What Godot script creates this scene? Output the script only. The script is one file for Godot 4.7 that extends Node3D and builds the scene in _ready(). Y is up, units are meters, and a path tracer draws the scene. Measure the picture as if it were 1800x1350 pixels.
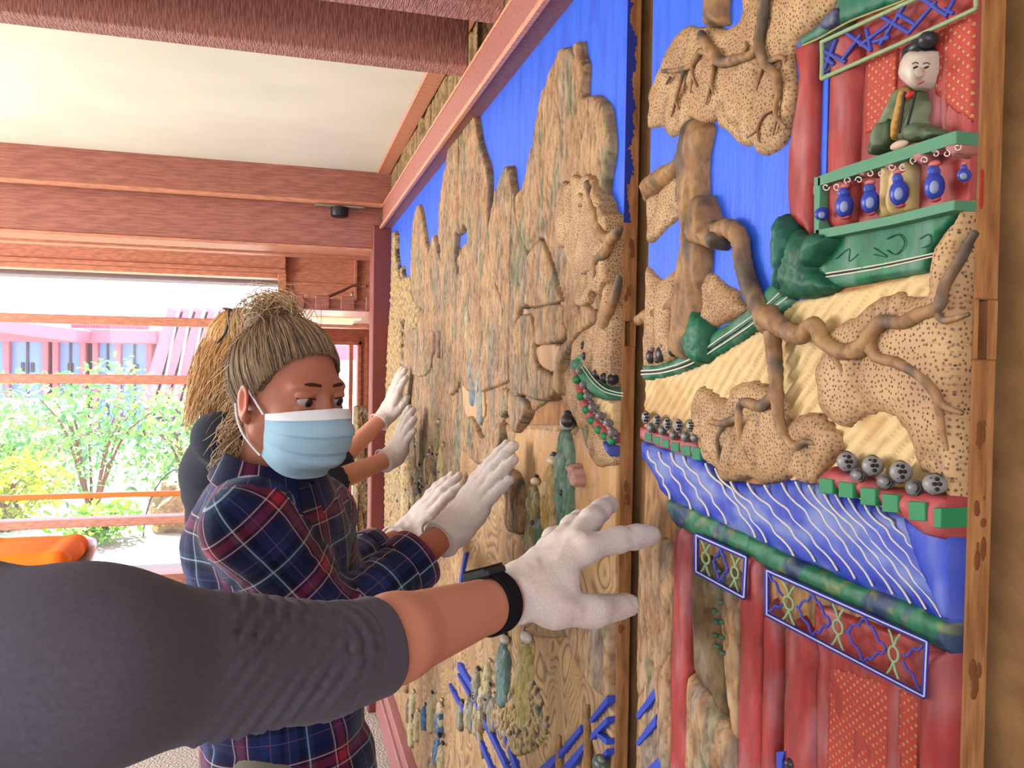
extends Node3D
# A gallery room: three people press white-gloved hands on a row of carved and painted wooden panels.
# Metres, y up. The panel wall lies in the plane x = WALL and runs along -z; the camera stands at z = 0.

const FOCAL := 1400.0            # focal length in pixels of an 1800 x 1350 frame
const EYE := Vector3(0, 1.5, 0)
const WALL := 0.43               # x of the panels' painted face
var lens: Basis                  # camera axes in the world
var M := {}                      # materials by name
var used_names := {}

func _ready():
	# ---- camera: the two vanishing points of the room give its turn
	var back := -Vector3((501.0 - 900.0) / FOCAL, (675.0 - 635.0) / FOCAL, -1).normalized()
	var right := Vector3((5931.0 - 900.0) / FOCAL, (675.0 - 717.0) / FOCAL, -1).normalized()
	right = (right - back * right.dot(back)).normalized()
	lens = Basis(right, back.cross(right), back).transposed()
	var cam := Camera3D.new()
	cam.name = "camera"
	cam.transform = Transform3D(lens, EYE)
	cam.fov = rad_to_deg(2.0 * atan(675.0 / FOCAL))
	cam.near = 0.02
	cam.far = 200.0
	add_child(cam)
	cam.current = true
	# ---- sky, exposure
	var env := Environment.new()
	env.background_mode = Environment.BG_SKY
	var sm := ProceduralSkyMaterial.new()
	sm.sky_top_color = Color(0.62, 0.78, 1.0)
	sm.sky_horizon_color = Color(0.97, 0.98, 1.0)
	sm.ground_horizon_color = Color(0.9, 0.88, 0.85)
	sm.ground_bottom_color = Color(0.75, 0.7, 0.65)
	sm.energy_multiplier = 7.5
	var sky := Sky.new()
	sky.sky_material = sm
	env.sky = sky
	env.tonemap_mode = Environment.TONE_MAPPER_LINEAR
	env.tonemap_exposure = 1.12
	env.sdfgi_enabled = true
	env.ssao_enabled = true
	env.ssil_enabled = true
	var we := WorldEnvironment.new()
	we.name = "environment"
	we.environment = env
	add_child(we)
	# ---- sun: high, behind the far building, shining towards the house
	var sun := DirectionalLight3D.new()
	sun.name = "sun"
	sun.light_color = Color(1.0, 0.96, 0.9)
	sun.light_energy = 16.0
	sun.light_angular_distance = 0.6
	sun.shadow_enabled = true
	sun.sky_mode = DirectionalLight3D.SKY_MODE_LIGHT_ONLY
	add_child(sun)
	sun.look_at_from_position(Vector3.ZERO, Vector3(0.35, -1.5, 0.75))
	# ---- area lights added in unseen openings: key at left, fill behind the camera
	area_light("added_area_light", Vector3(-3.0, 1.65, -3.1), Vector3(1, -0.12, 0.3), Vector2(1.7, 1.2), 11.5, Color(1.0, 0.97, 0.93))
	area_light("added_area_light", Vector3(-1.2, 1.7, 2.3), Vector3(0.25, -0.1, -1), Vector2(2.4, 1.4), 2.1, Color(1.0, 0.95, 0.9))

	make_materials()
	build_room()
	build_mural()
	build_outside()
	build_people()

func area_light(called: String, at: Vector3, towards: Vector3, size: Vector2, energy: float, tint: Color):
	var l := AreaLight3D.new()
	l.name = called
	l.area_size = size
	l.light_energy = energy
	l.light_color = tint
	l.light_size = 0.5
	l.shadow_enabled = true
	l.area_range = 12.0
	add_child(l, true)
	l.look_at_from_position(at, at + towards)

# ------------------------------------------------------------------ pixels of the photograph to places in the room
func ray(px: float, py: float) -> Vector3:
	return lens * Vector3((px - 900.0) / FOCAL, (675.0 - py) / FOCAL, -1)
func at_x(px: float, py: float, x: float) -> Vector3:
	var r := ray(px, py)
	return EYE + r * (x / r.x)
func at_z(px: float, py: float, z: float) -> Vector3:
	var r := ray(px, py)
	return EYE + r * (z / r.z)
func at_y(px: float, py: float, y: float) -> Vector3:
	var r := ray(px, py)
	return EYE + r * ((y - EYE.y) / r.y)
func at_d(px: float, py: float, d: float) -> Vector3:
	return EYE + ray(px, py) * d

func rgb(r: float, g: float, b: float) -> Color:      # 0..255 as seen, to linear
	return Color(r / 255.0, g / 255.0, b / 255.0).srgb_to_linear()
func srgb(r: float, g: float, b: float) -> Color:
	return Color(r / 255.0, g / 255.0, b / 255.0)

# ------------------------------------------------------------------ meshes
class MB:
	var v := PackedVector3Array()
	var n := PackedVector3Array()
	var t := PackedVector2Array()
	var c := PackedColorArray()
	var i := PackedInt32Array()
	var tint := Color.WHITE
	func pt(p: Vector3, q: Vector3, w: Vector2, k: Color) -> int:
		v.append(p); n.append(q); t.append(w); c.append(k)
		return v.size() - 1
	func face(ps: Array, w: Array = []):      # a flat convex polygon
		var q: Vector3 = (ps[1] - ps[0]).cross(ps[2] - ps[0]).normalized()
		var s := v.size()
		for k in ps.size():
			var p: Vector3 = ps[k]
			pt(p, q, w[k] if w.size() else Vector2(p.z + p.x, p.y), tint)
		for k in range(1, ps.size() - 1):
			i.append(s); i.append(s + k); i.append(s + k + 1)
	func box(lo: Vector3, hi: Vector3, e := 0.003):      # chamfered
		e = minf(e, minf(hi.x - lo.x, minf(hi.y - lo.y, hi.z - lo.z)) * 0.3)
		cbox(Transform3D(Basis(), (lo + hi) / 2), (hi - lo) / 2, e)
	func cbox(x: Transform3D, h: Vector3, e: float):
		var ctr := x.origin
		var put := func(ps: Array):
			var m := Vector3.ZERO
			for p in ps: m += p
			m /= ps.size()
			if (ps[1] - ps[0]).cross(ps[2] - ps[0]).dot(m) < 0: ps.reverse()
			var out := []
			for p in ps: out.append(x * p)
			face(out)
		for a in 3:
			var b := (a + 1) % 3
			var d := (a + 2) % 3
			for s in [-1.0, 1.0]:
				var ps := []
				for q in [[-1, -1], [1, -1], [1, 1], [-1, 1]]:
					var p := Vector3.ZERO
					p[a] = s * h[a]; p[b] = q[0] * (h[b] - e); p[d] = q[1] * (h[d] - e)
					ps.append(p)
				put.call(ps)
				for s2 in [-1.0, 1.0]:
					var es := []
					for q in [[0, -1], [0, 1], [1, 1], [1, -1]]:
						var p := Vector3.ZERO
						p[a] = s * (h[a] - (e if q[0] else 0.0)); p[b] = s2 * (h[b] - (0.0 if q[0] else e)); p[d] = q[1] * (h[d] - e)
						es.append(p)
					put.call(es)
		for sx in [-1.0, 1.0]:
			for sy in [-1.0, 1.0]:
				for sz in [-1.0, 1.0]:
					put.call([Vector3(sx * h.x, sy * (h.y - e), sz * (h.z - e)), Vector3(sx * (h.x - e), sy * h.y, sz * (h.z - e)), Vector3(sx * (h.x - e), sy * (h.y - e), sz * h.z)])
	func tube(ps: PackedVector3Array, rs: PackedFloat32Array, segs := 8, squash := Vector3.ZERO, amount := 1.0, closed := false):
		# swept round tube; squash: direction in which the section is flattened
		var cnt := ps.size()
		if cnt < 2: return
		var up := Vector3(0.31, 0.9, 0.2)
		var s0 := v.size()
		var along := 0.0
		var prev := Vector3.ZERO
		for k in cnt:
			var d: Vector3 = (ps[mini(k + 1, cnt - 1)] - ps[maxi(k - 1, 0)])
			if closed: d = ps[(k + 1) % cnt] - ps[(k + cnt - 1) % cnt]
			d = d.normalized()
			if k == 0:
				prev = up.cross(d).normalized()
				if prev.length() < 0.5: prev = Vector3.RIGHT.cross(d).normalized()
			else:
				prev = (prev - d * prev.dot(d)).normalized()
				along += ps[k].distance_to(ps[k - 1])
			var b := d.cross(prev)
			for j in segs:
				var a := TAU * j / segs
				var o := prev * cos(a) + b * sin(a)
				var off := o * rs[k]
				var q := o
				if amount != 1.0:
					off -= squash * squash.dot(off) * (1.0 - amount)
					q = (o + squash * squash.dot(o) * (1.0 / amount - 1.0)).normalized()
				pt(ps[k] + off, q, Vector2(float(j) / segs, along), tint)
		for k in (cnt if closed else cnt - 1):
			for j in segs:
				var a := s0 + k * segs + j
				var b := s0 + k * segs + (j + 1) % segs
				var e := s0 + ((k + 1) % cnt) * segs + j
				var f := s0 + ((k + 1) % cnt) * segs + (j + 1) % segs
				i.append_array([a, b, f, a, f, e])
		if not closed:
			for end in [0, cnt - 1]:
				if rs[end] < 0.0004: continue
				var d := (ps[0] - ps[1]).normalized() if end == 0 else (ps[cnt - 1] - ps[cnt - 2]).normalized()
				var m := pt(ps[end] + d * rs[end] * 0.45, d, Vector2(0.5, along), tint)
				for j in segs:
					i.append_array([m, s0 + end * segs + j, s0 + end * segs + (j + 1) % segs])
	func ell(o: Vector3, b: Basis, nu := 14, nv := 9):      # b: columns are the half axes
		var s := v.size()
		var inv := b.inverse().transposed()
		for k in nv + 1:
			var la := PI * k / nv - PI / 2
			for j in nu + 1:
				var lo := TAU * j / nu
				var u := Vector3(cos(la) * cos(lo), sin(la), cos(la) * sin(lo))
				pt(o + b * u, (inv * u).normalized(), Vector2(float(j) / nu, float(k) / nv), tint)
		for k in nv:
			for j in nu:
				var a := s + k * (nu + 1) + j
				i.append_array([a, a + 1, a + nu + 2, a, a + nu + 2, a + nu + 1])
	func lathe(o: Vector3, prof: PackedVector2Array, segs := 20, b := Basis()):      # prof: radius, height
		var s := v.size()
		var cnt := prof.size()
		for k in cnt:
			var d := prof[mini(k + 1, cnt - 1)] - prof[maxi(k - 1, 0)]
			for j in segs + 1:
				var a := TAU * j / segs
				var o2 := Vector3(cos(a), 0, sin(a))
				pt(o + b * (o2 * prof[k].x + Vector3(0, prof[k].y, 0)), (b * (o2 * d.y - Vector3(0, d.x, 0))).normalized(), Vector2(float(j) / segs, float(k) / cnt), tint)
		for k in cnt - 1:
			for j in segs:
				var a := s + k * (segs + 1) + j
				i.append_array([a, a + 1, a + segs + 2, a, a + segs + 2, a + segs + 1])
	func smooth():      # normals from the faces
		n.resize(v.size())
		n.fill(Vector3.ZERO)
		for k in range(0, i.size(), 3):
			var q := (v[i[k + 1]] - v[i[k]]).cross(v[i[k + 2]] - v[i[k]])
			n[i[k]] += q; n[i[k + 1]] += q; n[i[k + 2]] += q
		for k in n.size(): n[k] = n[k].normalized()
	func mesh(from: Vector3) -> ArrayMesh:
		for k in range(0, i.size(), 3):      # clockwise fronts
			var a := i[k]
			var b := i[k + 1]
			var d := i[k + 2]
			if (v[b] - v[a]).cross(v[d] - v[a]).dot(n[a] + n[b] + n[d]) > 0:
				i[k + 1] = d; i[k + 2] = b
		if from != Vector3.ZERO:
			for k in v.size(): v[k] -= from
		var arr := []
		arr.resize(Mesh.ARRAY_MAX)
		arr[Mesh.ARRAY_VERTEX] = v; arr[Mesh.ARRAY_NORMAL] = n; arr[Mesh.ARRAY_TEX_UV] = t; arr[Mesh.ARRAY_COLOR] = c; arr[Mesh.ARRAY_INDEX] = i
		var am := ArrayMesh.new()
		am.add_surface_from_arrays(Mesh.PRIMITIVE_TRIANGLES, arr)
		return am

func numbered(called: String) -> String:
	var k: int = used_names.get(called, 0)
	used_names[called] = k + 1
	return called if k == 0 else "%s_%03d" % [called, k]

func world_at(o: Node3D) -> Vector3:
	var p := Vector3.ZERO
	while o != self and o != null:
		p += o.position
		o = o.get_parent() as Node3D
	return p

# Commits a mesh (made in room coordinates) as one named object. Things keep their origin at their base.
func put(called: String, mb: MB, mat, parent: Node3D = null, base = null) -> MeshInstance3D:
	var o := MeshInstance3D.new()
	var from := Vector3.ZERO
	if parent == null or parent == self:
		o.name = numbered(called)
		if base != null:
			o.position = base
			from = base
		o.mesh = mb.mesh(from)
		add_child(o, true)
	else:
		o.name = called
		o.mesh = mb.mesh(world_at(parent))
		parent.add_child(o, true)
	o.material_override = M[mat] if mat is String else mat
	o.cast_shadow = GeometryInstance3D.SHADOW_CASTING_SETTING_ON
	return o

func thing(called: String, label: String, category: String, at: Vector3, group := "") -> Node3D:
	var o := Node3D.new()
	o.name = numbered(called)
	o.position = at
	add_child(o, true)
	return tag(o, label, category, group)

func tag(o: Node3D, label: String, category: String, group := "") -> Node3D:
	o.set_meta("label", label)
	o.set_meta("category", category)
	if group: o.set_meta("group", group)
	return o

func structure(called: String, mb: MB, mat, label := "", category := "") -> MeshInstance3D:
	var o := put(called, mb, mat)
	o.set_meta("kind", "structure")
	if label: o.set_meta("label", label)
	if category: o.set_meta("category", category)
	return o

func slab(lo: Vector3, hi: Vector3, e := 0.003) -> MB:
	var mb := MB.new()
	mb.box(lo, hi, e)
	return mb

func spline(ps: PackedVector3Array, per := 5) -> PackedVector3Array:
	var out := PackedVector3Array()
	var c := ps.size()
	for k in c - 1:
		var a := ps[maxi(k - 1, 0)]
		var b := ps[k]
		var d := ps[k + 1]
		var e := ps[mini(k + 2, c - 1)]
		for j in per:
			out.append(b.cubic_interpolate(d, a, e, float(j) / per))
	out.append(ps[c - 1])
	return out

func spline_f(ps: PackedFloat32Array, per := 5) -> PackedFloat32Array:
	var out := PackedFloat32Array()
	for k in ps.size() - 1:
		for j in per: out.append(lerpf(ps[k], ps[k + 1], float(j) / per))
	out.append(ps[ps.size() - 1])
	return out

# ------------------------------------------------------------------ soft bodies: a distance field meshed with surface nets
class Field:
	var o: Vector3
	var cell: float
	var nx: int
	var ny: int
	var nz: int
	var d := PackedFloat32Array()
	var frames := []      # [a, axis, radius, ref, side]: for the cloth's uv
	func _init(lo: Vector3, hi: Vector3, size: float):
		o = lo; cell = size
		nx = int((hi.x - lo.x) / size) + 2; ny = int((hi.y - lo.y) / size) + 2; nz = int((hi.z - lo.z) / size) + 2
		d.resize(nx * ny * nz)
		d.fill(1.0)
	func span(lo: Vector3, hi: Vector3) -> Array:
		var a := ((lo - o) / cell).floor()
		var b := ((hi - o) / cell).ceil()
		return [maxi(int(a.x), 0), mini(int(b.x) + 1, nx), maxi(int(a.y), 0), mini(int(b.y) + 1, ny), maxi(int(a.z), 0), mini(int(b.z) + 1, nz)]
	# tapered capsule a..b; flat: [direction, factor > 1] thins it along that direction
	func cap(a: Vector3, b: Vector3, ra: float, rb: float, k := 0.02, flat := [], fold := []):
		var m := maxf(ra, rb) + k + cell * 2.5
		var mm := Vector3(m, m, m)
		var s := span(a.min(b) - mm, a.max(b) + mm)
		var ab := b - a
		var inv := 1.0 / maxf(ab.length_squared(), 1e-9)
		var q := Vector3.ZERO
		var g := 0.0
		if flat.size(): q = flat[0]; g = flat[1] - 1.0
		var fx := Vector3.ZERO
		var fy := Vector3.ZERO
		if fold.size():
			fx = ab.cross(Vector3(0.2, 1, 0.1)).normalized(); fy = ab.normalized().cross(fx)
		for z in range(s[4], s[5]):
			for y in range(s[2], s[3]):
				var at := (z * ny + y) * nx
				for x in range(s[0], s[1]):
					var p := o + Vector3(x, y, z) * cell - a
					if g != 0.0: p += q * (p.dot(q) * g)
					var t := clampf(p.dot(ab) * inv, 0.0, 1.0)
					var e := (p - ab * t)
					var r := e.length() - lerpf(ra, rb, t)
					if fold.size():
						# fold: [amplitude, count, slant, from, to, seed]
						var th := atan2(e.dot(fy), e.dot(fx))
						var w := smoothstep(fold[3] - 0.12, fold[3], t) * (1.0 - smoothstep(fold[4], fold[4] + 0.12, t))
						var ph: float = t * fold[1] + fold[2] * sin(th + fold[5]) + 0.35 * sin(th * 2.0 + fold[5] * 3.0)
						var sw: float = sin(TAU * ph)
						r -= fold[0] * w * (absf(sw) * 1.6 - 0.8) * (0.6 + 0.4 * sin(th * 3.0 + t * 9.0 + fold[5]))
					var old := d[at + x]
					var h := maxf(k - absf(old - r), 0.0) / k
					d[at + x] = minf(old, r) - h * h * k * 0.25
	# ellipsoid with half axes in the columns of b; cut: subtract it
	func ell(c: Vector3, b: Basis, k := 0.01, cut := false):
		var big := Vector3(absf(b.x.x) + absf(b.y.x) + absf(b.z.x), absf(b.x.y) + absf(b.y.y) + absf(b.z.y), absf(b.x.z) + absf(b.y.z) + absf(b.z.z))
		var mm := big + Vector3.ONE * (k + cell * 2.5)
		var s := span(c - mm, c + mm)
		var inv := b.inverse()
		var r0 := minf(b.x.length(), minf(b.y.length(), b.z.length()))
		var invt := inv.transposed()
		for z in range(s[4], s[5]):
			for y in range(s[2], s[3]):
				var at := (z * ny + y) * nx
				for x in range(s[0], s[1]):
					var u := inv * (o + Vector3(x, y, z) * cell - c)
					var l := u.length()
					var r := -r0
					if l > 1e-5:
						r = (l - 1.0) * l / maxf((invt * u).length(), 1e-6)
					var old := d[at + x]
					if cut:
						r = -r
						var h := maxf(k - absf(old - r), 0.0) / k
						d[at + x] = maxf(old, r) + h * h * k * 0.25
					else:
						var h := maxf(k - absf(old - r), 0.0) / k
						d[at + x] = minf(old, r) - h * h * k * 0.25
	func trim(p: Vector3, q: Vector3, within := 1e9):      # keeps what lies on the side that q points away from, near p
		for z in nz:
			for y in ny:
				var at := (z * ny + y) * nx
				for x in nx:
					var w := o + Vector3(x, y, z) * cell - p
					if absf(w.x) > within or absf(w.y) > within or absf(w.z) > within: continue
					var e := w.dot(q)
					if e > d[at + x]: d[at + x] = e
	func rough(noise: FastNoiseLite, amp: float, stretch := Vector3.ONE):
		for z in nz:
			for y in ny:
				var at := (z * ny + y) * nx
				for x in nx:
					if absf(d[at + x]) < cell * 3:
						d[at + x] += amp * noise.get_noise_3dv((o + Vector3(x, y, z) * cell) * stretch)
	func add_to(mb: MB, paint := [], tint := Color.WHITE):
		# paint: [[point, radius, colour], ...] soft dabs of the thing's own colour
		var idx := PackedInt32Array()
		idx.resize(d.size())
		idx.fill(-1)
		var sx := 1
		var sy := nx
		var sz := nx * ny
		var off := [0, sx, sy, sx + sy, sz, sx + sz, sy + sz, sx + sy + sz]
		var edges := [[0, 1], [2, 3], [4, 5], [6, 7], [0, 2], [1, 3], [4, 6], [5, 7], [0, 4], [1, 5], [2, 6], [3, 7]]
		var corner := [Vector3(0, 0, 0), Vector3(1, 0, 0), Vector3(0, 1, 0), Vector3(1, 1, 0), Vector3(0, 0, 1), Vector3(1, 0, 1), Vector3(0, 1, 1), Vector3(1, 1, 1)]
		var P := PackedVector3Array()
		var N := PackedVector3Array()
		var C := PackedInt32Array()
		var f := PackedFloat32Array()
		f.resize(8)
		for z in nz - 1:
			for y in ny - 1:
				var row := (z * ny + y) * nx
				for x in nx - 1:
					var at := row + x
					if absf(d[at]) > cell * 3.0: continue
					var neg := 0
					for k in 8:
						f[k] = d[at + off[k]]
						if f[k] < 0.0: neg += 1
					if neg == 0 or neg == 8: continue
					var m := Vector3.ZERO
					var cnt := 0
					for e in edges:
						var a: float = f[e[0]]
						var b: float = f[e[1]]
						if (a < 0.0) != (b < 0.0):
							var t := a / (a - b)
							m += corner[e[0]].lerp(corner[e[1]], t)
							cnt += 1
					m /= cnt
					var g := Vector3(
						lerpf(lerpf(f[1] - f[0], f[3] - f[2], m.y), lerpf(f[5] - f[4], f[7] - f[6], m.y), m.z),
						lerpf(lerpf(f[2] - f[0], f[3] - f[1], m.x), lerpf(f[6] - f[4], f[7] - f[5], m.x), m.z),
						lerpf(lerpf(f[4] - f[0], f[5] - f[1], m.x), lerpf(f[6] - f[2], f[7] - f[3], m.x), m.y))
					idx[at] = P.size()
					P.append(o + (Vector3(x, y, z) + m) * cell)
					N.append(g.normalized())
					C.append(at)
		var colors := PackedColorArray()
		colors.resize(P.size())
		for k in P.size():
			var col := tint
			for w in paint:
				var e: float = P[k].distance_to(w[0]) / w[1]
				if e < 1.0:
					var s := 1.0 - e * e
					col = col.lerp(w[2], s * s * w[2].a)
			col.a = 1.0
			colors[k] = col
		var s0 := mb.v.size()
		if frames.is_empty():
			for k in P.size(): mb.pt(P[k], N[k], Vector2(P[k].x + P[k].z, P[k].y), colors[k])
		var strides := [sx, sy, sz]
		for at in C:
			var x := at % nx
			var y := (at / nx) % ny
			var z := at / (nx * ny)
			for a in 3:
				var q := [x, y, z]
				var st: int = strides[a]
				if (d[at] < 0.0) == (d[at + st] < 0.0): continue
				var b: int = (a + 1) % 3
				var e: int = (a + 2) % 3
				if q[b] == 0 or q[e] == 0: continue
				var k0 := idx[at]
				var k1 := idx[at - strides[b]]
				var k2 := idx[at - strides[b] - strides[e]]
				var k3 := idx[at - strides[e]]
				if k0 < 0 or k1 < 0 or k2 < 0 or k3 < 0: continue
				if frames.is_empty():
					mb.i.append_array([s0 + k0, s0 + k1, s0 + k2, s0 + k0, s0 + k2, s0 + k3])
				else:
					var m := (P[k0] + P[k1] + P[k2] + P[k3]) / 4
					var best := 0
					var near := 1e9
					for w in frames.size():
						var fr: Array = frames[w]
						var rel: Vector3 = m - fr[0]
						var len: float = fr[5]
						var t := clampf(rel.dot(fr[1]), 0.0, len)
						var dist: float = (rel - fr[1] * t).length() - fr[2]
						if dist < near: near = dist; best = w
					var fb: Array = frames[best]
					var th0 := atan2((m - fb[0]).dot(fb[4]), (m - fb[0]).dot(fb[3]))
					var base := mb.v.size()
					for kk in [k0, k1, k2, k3]:
						var rel: Vector3 = P[kk] - fb[0]
						var th := atan2(rel.dot(fb[4]), rel.dot(fb[3]))
						if th - th0 > PI: th -= TAU
						if th - th0 < -PI: th += TAU
						mb.pt(P[kk], N[kk], Vector2(th * fb[2] + best * 0.137, rel.dot(fb[1]) + best * 0.071), colors[kk])
					mb.i.append_array([base, base + 1, base + 2, base, base + 2, base + 3])
	func frame(a: Vector3, b: Vector3, r: float, ref: Vector3):
		var ax := (b - a).normalized()
		var x := (ref - ax * ref.dot(ax)).normalized()
		frames.append([a, ax, r, x, ax.cross(x), a.distance_to(b)])

# ------------------------------------------------------------------ materials
func noise(freq: float, oct := 4, sd := 1, kind := FastNoiseLite.TYPE_SIMPLEX_SMOOTH, ridged := false) -> FastNoiseLite:
	var f := FastNoiseLite.new()
	f.noise_type = kind
	f.seed = sd
	f.frequency = freq
	f.fractal_type = FastNoiseLite.FRACTAL_RIDGED if ridged else FastNoiseLite.FRACTAL_FBM
	f.fractal_octaves = oct
	return f

func noise_tex(f: FastNoiseLite, lo: Color, hi: Color, size := 512, mid = null) -> NoiseTexture2D:
	var t := NoiseTexture2D.new()
	t.width = size; t.height = size
	t.seamless = true
	t.noise = f
	var g := Gradient.new()
	g.set_color(0, lo)
	g.set_color(1, hi)
	if mid != null: g.add_point(0.5, mid)
	t.color_ramp = g
	return t

func mat(called: String, col: Color, rough := 0.8, spec := 0.4) -> StandardMaterial3D:
	var m := StandardMaterial3D.new()
	m.resource_name = called
	m.albedo_color = col
	m.roughness = rough
	m.metallic_specular = spec
	M[called] = m
	return m

func vmat(called: String, rough := 0.75, tex: Texture2D = null, scale := Vector3.ONE, bump: Texture2D = null, depth := 0.1) -> StandardMaterial3D:
	var m := mat(called, Color.WHITE, rough)
	m.vertex_color_use_as_albedo = true
	if tex:
		m.albedo_texture = tex
		m.uv1_scale = scale
	if bump:
		m.heightmap_enabled = true
		m.heightmap_texture = bump
		m.heightmap_scale = depth
		m.uv1_scale = scale
	return m

func tri(m: StandardMaterial3D, tex: Texture2D, scale: Vector3, bump: Texture2D = null, depth := 0.1):
	m.albedo_texture = tex
	m.uv1_triplanar = true
	m.uv1_world_triplanar = true
	m.uv1_scale = scale
	if bump:
		m.heightmap_enabled = true
		m.heightmap_texture = bump
		m.heightmap_scale = depth

func speckle_tex() -> ImageTexture:      # small dark stipple dots, tiled
	var s := 512
	var im := Image.create(s, s, false, Image.FORMAT_RGB8)
	im.fill(Color.WHITE)
	var rn := RandomNumberGenerator.new()
	rn.seed = 11
	var per := 26
	for a in per:
		for b in per:
			var step := float(s) / per
			var c := Vector2((a + 0.5 + (0.5 if b % 2 else 0.0)) * step + rn.randf_range(-7.5, 7.5), (b + 0.5) * step + rn.randf_range(-7.5, 7.5))
			var r := Vector2(rn.randf_range(2.8, 4.2), rn.randf_range(3.2, 5.0))
			var k := rn.randf_range(0.25, 0.5)
			for y in range(-6, 7):
				for x in range(-6, 7):
					var e := Vector2(x / r.x, y / r.y).length()
					if e < 1.25:
						var q := clampf((1.25 - e) * 3.0, 0, 1)
						im.set_pixel(posmod(int(c.x) + x, s), posmod(int(c.y) + y, s), Color.WHITE.lerp(Color(k, k * 0.92, k * 0.9), q))
	return ImageTexture.create_from_image(im)

func lattice_tex(paint: Color, gold: Color, bump := false) -> ImageTexture:      # slanted openwork of gilt squares
	var s := 512
	var im := Image.create(s, s, false, Image.FORMAT_RGB8)
	var rn := FastNoiseLite.new()
	rn.frequency = 0.02
	var cells := 16.0
	for y in s:
		for x in s:
			var u := x * cells / s
			var v := y * cells / s
			var p := u + v
			var q := u - v
			var fu := absf(fposmod(p * 0.5, 1.0) - 0.5)
			var fv := absf(fposmod(q * 0.5, 1.0) - 0.5)
			var e := maxf(fu, fv)
			var k := smoothstep(0.27, 0.2, e)
			k *= smoothstep(-0.55, -0.2, rn.get_noise_2d(x, y) + 0.05 * sin(u * 9.0))
			im.set_pixel(x, y, Color.WHITE.lerp(Color.BLACK, k) if bump else paint.lerp(gold, k))
	return ImageTexture.create_from_image(im)

func plaid_tex() -> ImageTexture:
	var s := 512
	var im := Image.create(s, s, false, Image.FORMAT_RGB8)
	# one band list for both ways: [from, to, colour], on a navy ground
	var bands := [[0.0, 0.22, srgb(30, 44, 92)], [0.22, 0.30, srgb(14, 18, 46)], [0.30, 0.40, srgb(26, 58, 82)], [0.40, 0.62, srgb(18, 22, 52)],
		[0.62, 0.70, srgb(70, 24, 46)], [0.70, 0.80, srgb(152, 36, 56)], [0.80, 0.88, srgb(70, 24, 46)], [0.88, 1.0, srgb(24, 30, 70)]]
	var lines := [[0.335, 0.009, srgb(178, 190, 196)], [0.655, 0.008, srgb(206, 196, 200)], [0.845, 0.008, srgb(206, 196, 200)], [0.11, 0.006, srgb(120, 84, 100)]]
	var strip := []
	for x in s:
		var f := float(x) / s
		var c: Color = bands[0][2]
		for b in bands:
			if f >= b[0] and f < b[1]: c = b[2]
		var ln := 0.0
		var lc := Color.WHITE
		for l in lines:
			if absf(f - l[0]) < l[1]: ln = 1.0; lc = l[2]
		strip.append([c, ln, lc])
	for y in s:
		for x in s:
			var a: Array = strip[x]
			var b: Array = strip[y]
			var c: Color = (a[0] as Color).lerp(b[0], 0.5)
			var tw := 1.0 if (x + y) % 6 < 3 else 0.0
			if a[1] > 0: c = c.lerp(a[2], 0.5 + 0.25 * tw)
			if b[1] > 0: c = c.lerp(b[2], 0.5 + 0.25 * (1.0 - tw))
			im.set_pixel(x, y, c)
	return ImageTexture.create_from_image(im)

func weave_tex(n := 32) -> ImageTexture:
	var s := 256
	var im := Image.create(s, s, false, Image.FORMAT_L8)
	for y in s:
		for x in s:
			var a := absf(sin(PI * x * n / s))
			var b := absf(sin(PI * y * n / s))
			var k := a * 0.6 + 0.2 * b if (x * n / s + y * n / s) % 2 else b * 0.6 + 0.2 * a
			im.set_pixel(x, y, Color(k, k, k))
	return ImageTexture.create_from_image(im)

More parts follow.
